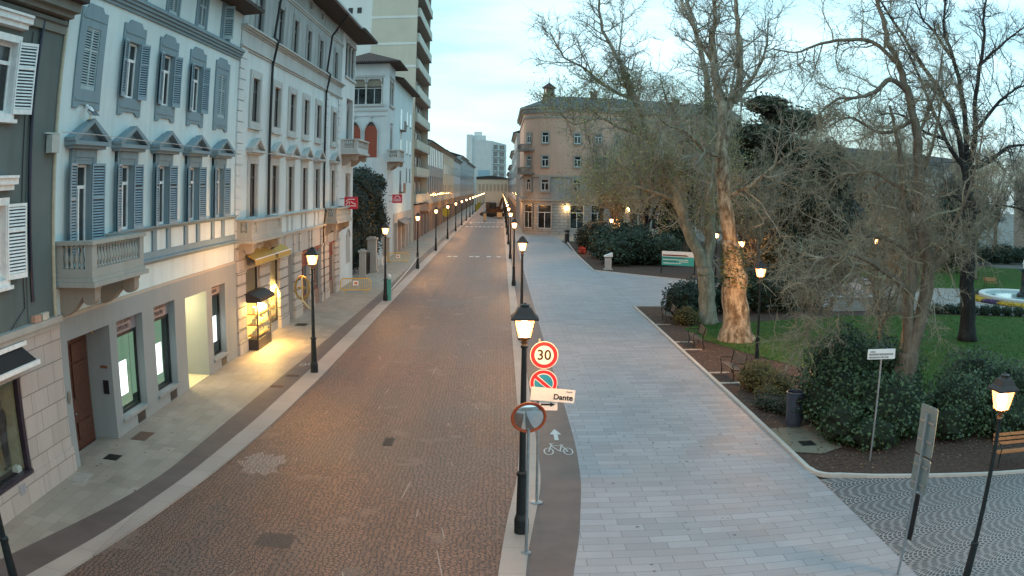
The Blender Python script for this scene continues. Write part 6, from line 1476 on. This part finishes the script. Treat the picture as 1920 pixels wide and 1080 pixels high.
BG += [(wa,13.5,121,.3,.95,'bare grey tree at the foot of the round corner building'),(wc,19.5,121,1.9,1.2,'budding tree against the front of the orange building'),(wb,25.5,119,3.0,1.1,'bare brown tree against the right wing of the orange building'),(wa,31,120,5.0,1.1,'bare grey tree against the end of the orange building'),(wc,16,109,.7,1.1,'budding tree between the promenade shrubs and the orange building'),(wb,23,112,2.0,1.15,'bare brown tree in front of the orange building wing'),(wb,58,76,2.9,1.0,'bare brown tree behind the fountain, toward the right edge'),
      (wa,58,96,.6,1.0,'bare grey tree far behind the dark trunk'),(wa,84,92,2.9,1.15,'bare grey tree far right behind the fountain'),(wb,66,100,3.9,1.1,'bare brown tree far right at the back'),(wc,36,97,1.9,1.2,'budding tree at the back of the far lawn'),
      (wb,33.5,70,3.1,.9,'bare brown tree at the edge of the far lawn by the path'),(wa,15.0,92,4.1,.95,'bare grey tree rising out of the far shrubs')]
for o, x, y, rz, sc, lab in BG: dup(o, (x,y,.02), rz, lab, sc)
# evergreens and shrubs
def clump(lobes, n, size, mb, core=None, shell_=.55, drop=0.0):
    W = [l[3]*l[4]*l[5] for l in lobes]; T_ = sum(W)
    for l, w_ in zip(lobes, W):
        cx, cy, cz, rx, ry, rz_ = l; sd_ = rnd.uniform(0,50)
        for i in range(int(n*w_/T_)):
            d = rv().normalized(); f = shell_+(1-shell_)*rnd.random()**.5
            f *= 1+.3*noise.noise(d*2.3+Vector((sd_,0,0)))+.12*noise.noise(d*7+Vector((sd_,3,0)))
            z = cz+d.z*rz_*f
            if z < .04: continue
            leaf(mb, Vector((cx+d.x*rx*f, cy+d.y*ry*f, z)), size*rnd.uniform(.6,1.3))
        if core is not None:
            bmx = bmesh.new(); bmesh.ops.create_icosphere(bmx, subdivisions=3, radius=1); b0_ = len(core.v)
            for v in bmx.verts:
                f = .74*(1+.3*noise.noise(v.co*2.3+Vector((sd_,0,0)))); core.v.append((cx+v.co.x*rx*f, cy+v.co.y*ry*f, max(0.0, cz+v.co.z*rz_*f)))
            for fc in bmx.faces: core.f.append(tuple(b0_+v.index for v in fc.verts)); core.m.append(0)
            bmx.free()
def shrub(name, label, loc, lobes, n, size, mats, corem, cat='shrub', group=None, stem=True):
    t = thing(name, label, cat, loc, 0, group); lv, co, st = MB(), MB(), MB()
    clump([(l[0]-loc[0],l[1]-loc[1],l[2],l[3],l[4],l[5]) for l in lobes], n, size, lv, co)
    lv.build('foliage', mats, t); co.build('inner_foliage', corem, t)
    if stem:
        for l in lobes[:6]: st = MB(); st.tube([(l[0]-loc[0],l[1]-loc[1],0),(l[0]-loc[0]+.05,l[1]-loc[1],l[2])],.05,5); st.build('stem', BARK_D, t)
    return t
LAUREL = leafmat('laurel_leaves', (.035,.068,.026), .6, .42, (.085,.13,.05)); DARKGR = leafmat('dark_evergreen', (.02,.038,.022), .5, .5, (.045,.07,.035))
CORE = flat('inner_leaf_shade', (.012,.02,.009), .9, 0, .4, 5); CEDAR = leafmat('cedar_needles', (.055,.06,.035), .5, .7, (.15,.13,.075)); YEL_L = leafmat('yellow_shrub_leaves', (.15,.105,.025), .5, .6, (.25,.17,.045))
IVY = leafmat('ivy_wall_leaves', (.010,.016,.010), .5, .5, (.022,.032,.018))
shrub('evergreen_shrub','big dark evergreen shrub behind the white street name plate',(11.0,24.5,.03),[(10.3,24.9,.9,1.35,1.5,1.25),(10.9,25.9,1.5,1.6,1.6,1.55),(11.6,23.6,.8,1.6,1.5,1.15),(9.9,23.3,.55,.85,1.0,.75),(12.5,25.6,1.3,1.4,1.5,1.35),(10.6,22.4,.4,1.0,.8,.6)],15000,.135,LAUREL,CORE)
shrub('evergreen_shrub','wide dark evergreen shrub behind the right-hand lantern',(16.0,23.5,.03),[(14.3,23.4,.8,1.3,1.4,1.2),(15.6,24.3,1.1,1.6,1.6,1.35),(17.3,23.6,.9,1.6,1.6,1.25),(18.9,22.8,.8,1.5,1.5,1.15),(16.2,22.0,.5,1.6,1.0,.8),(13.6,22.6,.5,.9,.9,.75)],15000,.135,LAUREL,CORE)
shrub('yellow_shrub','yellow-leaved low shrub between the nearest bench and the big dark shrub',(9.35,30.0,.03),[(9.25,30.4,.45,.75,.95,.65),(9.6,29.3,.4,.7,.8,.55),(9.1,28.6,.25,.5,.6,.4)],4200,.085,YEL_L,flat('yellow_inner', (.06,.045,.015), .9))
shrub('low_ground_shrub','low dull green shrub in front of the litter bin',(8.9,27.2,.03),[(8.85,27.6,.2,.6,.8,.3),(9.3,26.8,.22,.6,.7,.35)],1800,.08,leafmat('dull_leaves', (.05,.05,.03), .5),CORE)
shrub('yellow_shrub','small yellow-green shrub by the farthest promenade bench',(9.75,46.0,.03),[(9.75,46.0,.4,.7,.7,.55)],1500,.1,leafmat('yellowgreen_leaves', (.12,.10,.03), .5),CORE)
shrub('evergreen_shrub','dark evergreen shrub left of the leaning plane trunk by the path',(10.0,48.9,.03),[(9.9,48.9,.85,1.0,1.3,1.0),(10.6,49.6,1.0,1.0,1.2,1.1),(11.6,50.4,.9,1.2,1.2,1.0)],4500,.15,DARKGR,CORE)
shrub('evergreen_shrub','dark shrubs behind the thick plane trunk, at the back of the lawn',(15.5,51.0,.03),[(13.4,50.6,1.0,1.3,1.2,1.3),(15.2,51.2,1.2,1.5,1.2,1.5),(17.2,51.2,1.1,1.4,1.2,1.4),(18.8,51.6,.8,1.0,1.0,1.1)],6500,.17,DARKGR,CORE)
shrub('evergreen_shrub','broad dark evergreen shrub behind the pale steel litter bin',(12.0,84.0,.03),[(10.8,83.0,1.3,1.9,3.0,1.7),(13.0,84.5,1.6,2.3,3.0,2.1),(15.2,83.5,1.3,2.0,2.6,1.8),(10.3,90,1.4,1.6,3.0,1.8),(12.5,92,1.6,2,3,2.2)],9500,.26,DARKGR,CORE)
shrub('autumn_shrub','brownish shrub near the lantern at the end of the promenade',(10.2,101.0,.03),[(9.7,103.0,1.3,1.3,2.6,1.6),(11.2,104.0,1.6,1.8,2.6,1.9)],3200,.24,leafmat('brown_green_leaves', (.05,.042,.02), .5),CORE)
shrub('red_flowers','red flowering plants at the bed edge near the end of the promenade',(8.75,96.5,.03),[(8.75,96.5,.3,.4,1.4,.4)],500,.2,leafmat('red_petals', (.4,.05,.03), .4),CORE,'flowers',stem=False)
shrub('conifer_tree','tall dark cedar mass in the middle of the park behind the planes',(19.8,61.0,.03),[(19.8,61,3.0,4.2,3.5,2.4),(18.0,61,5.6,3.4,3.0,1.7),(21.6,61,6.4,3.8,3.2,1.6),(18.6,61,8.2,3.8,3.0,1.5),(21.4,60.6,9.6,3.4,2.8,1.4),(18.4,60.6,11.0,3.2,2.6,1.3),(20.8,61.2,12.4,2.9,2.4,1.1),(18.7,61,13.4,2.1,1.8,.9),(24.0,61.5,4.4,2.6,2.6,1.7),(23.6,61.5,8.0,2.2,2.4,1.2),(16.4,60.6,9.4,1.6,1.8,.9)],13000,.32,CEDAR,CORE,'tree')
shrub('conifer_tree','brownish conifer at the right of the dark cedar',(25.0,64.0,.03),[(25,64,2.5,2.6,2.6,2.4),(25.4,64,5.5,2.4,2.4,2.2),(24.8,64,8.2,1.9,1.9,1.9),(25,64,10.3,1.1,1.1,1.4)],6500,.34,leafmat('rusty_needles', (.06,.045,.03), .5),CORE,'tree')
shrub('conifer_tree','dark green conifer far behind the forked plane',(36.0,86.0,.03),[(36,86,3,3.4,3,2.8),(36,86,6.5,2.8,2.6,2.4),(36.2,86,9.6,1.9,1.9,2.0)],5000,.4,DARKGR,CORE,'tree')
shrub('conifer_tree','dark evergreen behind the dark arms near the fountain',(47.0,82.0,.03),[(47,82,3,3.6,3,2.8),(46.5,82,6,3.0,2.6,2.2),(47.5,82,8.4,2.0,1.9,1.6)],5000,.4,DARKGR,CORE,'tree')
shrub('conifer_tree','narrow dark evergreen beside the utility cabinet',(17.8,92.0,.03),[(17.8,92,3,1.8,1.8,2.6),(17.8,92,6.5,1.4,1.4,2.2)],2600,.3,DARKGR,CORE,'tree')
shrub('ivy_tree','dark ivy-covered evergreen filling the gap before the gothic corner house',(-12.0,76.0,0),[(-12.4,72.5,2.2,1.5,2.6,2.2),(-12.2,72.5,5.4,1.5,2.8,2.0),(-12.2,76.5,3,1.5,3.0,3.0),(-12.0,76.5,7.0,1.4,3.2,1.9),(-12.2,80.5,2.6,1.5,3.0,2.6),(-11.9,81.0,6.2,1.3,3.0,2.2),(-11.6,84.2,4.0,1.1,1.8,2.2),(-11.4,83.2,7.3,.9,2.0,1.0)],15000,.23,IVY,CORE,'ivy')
# hedge along the plaza, young twigs
hm = []
for i in range(13): x = 28.0+i*.95; hm.append((x, 50.2-.2*i-.008*i*i, .3, .65, .5, .38+.06*(i % 3)))
shrub('low_hedge','low clipped dark hedge between the lawn and the fountain plaza',(34,48.6,.03),hm,5000,.12,DARKGR,CORE,'hedge',stem=False)
hm = [(46+i*2.6, 93+.6*i, 1.1, 1.9, 1.2, 1.3+.25*((i*7) % 3)) for i in range(15)]
shrub('tall_hedge','long tall dark hedge closing the back of the park beyond the fountain',(64,97,.03),hm,7000,.35,DARKGR,CORE,'hedge',stem=False)
t = thing('concrete_bench_wall','low grey concrete wall with a ledge at the back of the lawn','wall',(20.4,51.6,0),R(5)); q = MB(); q.box(0,6.4,-.25,.25,0,.85); q.build('wall', CONC, t); q = MB(); q.box(-.05,6.45,-.35,.35,.85,.95); q.build('ledge', stucco('pale_ledge', (.4,.39,.37), .3), t)
# fountain
FX, FY = 41.3, 57.0
ft = thing('fountain','round white fountain with blue water and a dark pedestal in a ring of flowers','fountain',(FX,FY,.04))
WHM = stucco('white_fountain_stone', (.62,.64,.62), .2)
m = MB(); m.lathe([(4.5,0),(4.5,.42),(4.42,.48),(4.0,.48),(3.9,.42),(3.9,.1),(0,.1)],48); m.build('basin', WHM, ft)
wm, wnt, wb_ = nodes('fountain_water'); wb_.inputs['Base Color'].default_value = (.20,.38,.40,1); wb_.inputs['Roughness'].default_value = .08; bump(wnt, wb_, noi(wnt, pos(wnt), 5, 3), .15, .02)
m = MB(); m.poly([(3.91*math.cos(2*PI*k/48),3.91*math.sin(2*PI*k/48),.3) for k in range(48)]); m.build('water', wm, ft)
m = MB(); m.lathe([(.75,.1),(.7,.5),(.45,.7),(.3,1.2),(.35,1.5),(.3,2.2),(.55,2.4),(.8,2.5),(.75,2.56),(0,2.56)],16); pd = m.build('pedestal', flat('verdigris_black', (.02,.03,.028), .4, .3), ft)
m = MB(); m.lathe([(.16,2.56),(.2,2.7),(.12,2.95),(.17,3.15),(.1,3.3),(.11,3.42),(.06,3.52),(0,3.54)],10); m.tube([(.1,0,3.15),(.3,0,3.3),(.34,0,3.5)],[.05,.04,.03],6); m.tube([(-.1,0,3.12),(-.26,.0,2.95),(-.2,-.1,2.8)],[.05,.04,.03],6); m.build('statuette', SIGNWHITE, pd)
m = MB(); m.lathe([(4.6,.03),(6.3,.03),(6.3,.05),(4.6,.08)],48); tag(m.build('flower_bed_soil', SOIL, None, (FX,FY,.04)), kind='structure')
kerbline('flower_bed_edging', [(FX+6.35*math.cos(2*PI*k/48), FY+6.35*math.sin(2*PI*k/48)) for k in range(49)], mats=KE)
def petals(name, a0, a1, n, mm, lab):
    lv = MB()
    for i in range(n):
        a, r = rnd.uniform(a0,a1), rnd.uniform(4.75,6.2); leaf(lv, Vector((FX+r*math.cos(a),FY+r*math.sin(a),.12+rnd.random()*.22)), .16)
    tag(lv.build(name, mm), lab, 'flowers', kind='stuff')
YF = leafmat('yellow_petals', (.55,.30,.01), .35, .6, (.8,.5,.04)); PF = leafmat('purple_petals', (.07,.025,.09), .5); GF = leafmat('flower_greens', (.03,.06,.015), .5)
petals('yellow_flowers', R(-150), R(-20), 3200, YF, 'yellow flowers filling the front of the fountain bed'); petals('yellow_flowers', R(-195), R(-166), 600, YF, 'yellow flowers at the left end of the fountain bed')
petals('purple_flowers', R(-166), R(-150), 500, PF, 'dark purple flowers in the left front of the fountain bed'); petals('flower_greenery', R(-20), R(165), 2500, GF, 'low greenery round the back of the fountain bed')
# scattered litter, grass blades
def inpoly(x, y, poly):
    c = False; n = len(poly)
    for i in range(n):
        a, b = poly[i], poly[i-1]
        if (a[1] > y) != (b[1] > y) and x < (b[0]-a[0])*(y-a[1])/(b[1]-a[1])+a[0]: c = not c
    return c
LP = [(9.3,44.5),(9.6,41),(11.0,37.0),(12.3,34.2),(14.2,30.5),(17,27),(24,24),(46,18),(50,40),(36,47.6),(28,49.4),(20,49.2),(13,46.6),(11,46.6)]
lt_ = MB()
for i in range(5200):
    x, y = rnd.uniform(8.15,17), rnd.uniform(20.4,51.5); p = Vector((x,y,.05+rnd.random()*.02)); a = rnd.uniform(0,PI); s = rnd.uniform(.03,.075)
    if inpoly(x,y,LP) and rnd.random() < .8: continue
    if y < 24 and y < 20.7+(0 if x < 9 else 0): pass
    n = len(lt_.v); dx_, dy_ = math.cos(a)*s, math.sin(a)*s
    lt_.v += [(x-dx_,y-dy_,p.z),(x+dy_*.5,y-dx_*.5,p.z+.01),(x+dx_,y+dy_,p.z+.02),(x-dy_*.5,y+dx_*.5,p.z+.01)]; lt_.f.append((n,n+1,n+2,n+3)); lt_.m.append(0)
tag(lt_.build('leaf_litter', leafmat('dry_leaves', (.13,.075,.045), .6, .9, (.25,.16,.1))), 'dry leaves and bark chips scattered over the park beds', 'leaf litter', kind='stuff')
gr = MB()
for i in range(30000):
    x, y = rnd.uniform(9.3,40), rnd.uniform(19.5,49.5)
    if not inpoly(x,y,LP):
        if rnd.random() > .05 or x > 15: continue
    h_ = rnd.uniform(.05,.13); a = rnd.uniform(0,PI); c_, s_ = math.cos(a)*.02, math.sin(a)*.02; n = len(gr.v)
    gr.v += [(x-c_,y-s_,.05),(x+c_,y+s_,.05),(x+rnd.gauss(0,.03),y+rnd.gauss(0,.03),.05+h_)]; gr.f.append((n,n+1,n+2)); gr.m.append(0)
tag(gr.build('grass', leafmat('grass_blades', (.045,.11,.018), .4, .7, (.10,.17,.04))), 'short green grass of the park lawn', 'grass', kind='stuff')
# buildings closing the park
far_house('mansion_block','long pale building behind the bare trees at the back of the park',150,196,14.5,stucco('park_back_pale', (.5,.47,.42), .25),(5.5,9,12),0,face=46,rz=0,n=14,wsp=fw_,D=14)
far_house('mansion_block','brownish building at the far right behind the park trees',128,190,12.5,stucco('park_back_brown', (.36,.29,.24), .3),(5.5,9),0,face=96,rz=R(-12),n=16,wsp=fw_,D=14)
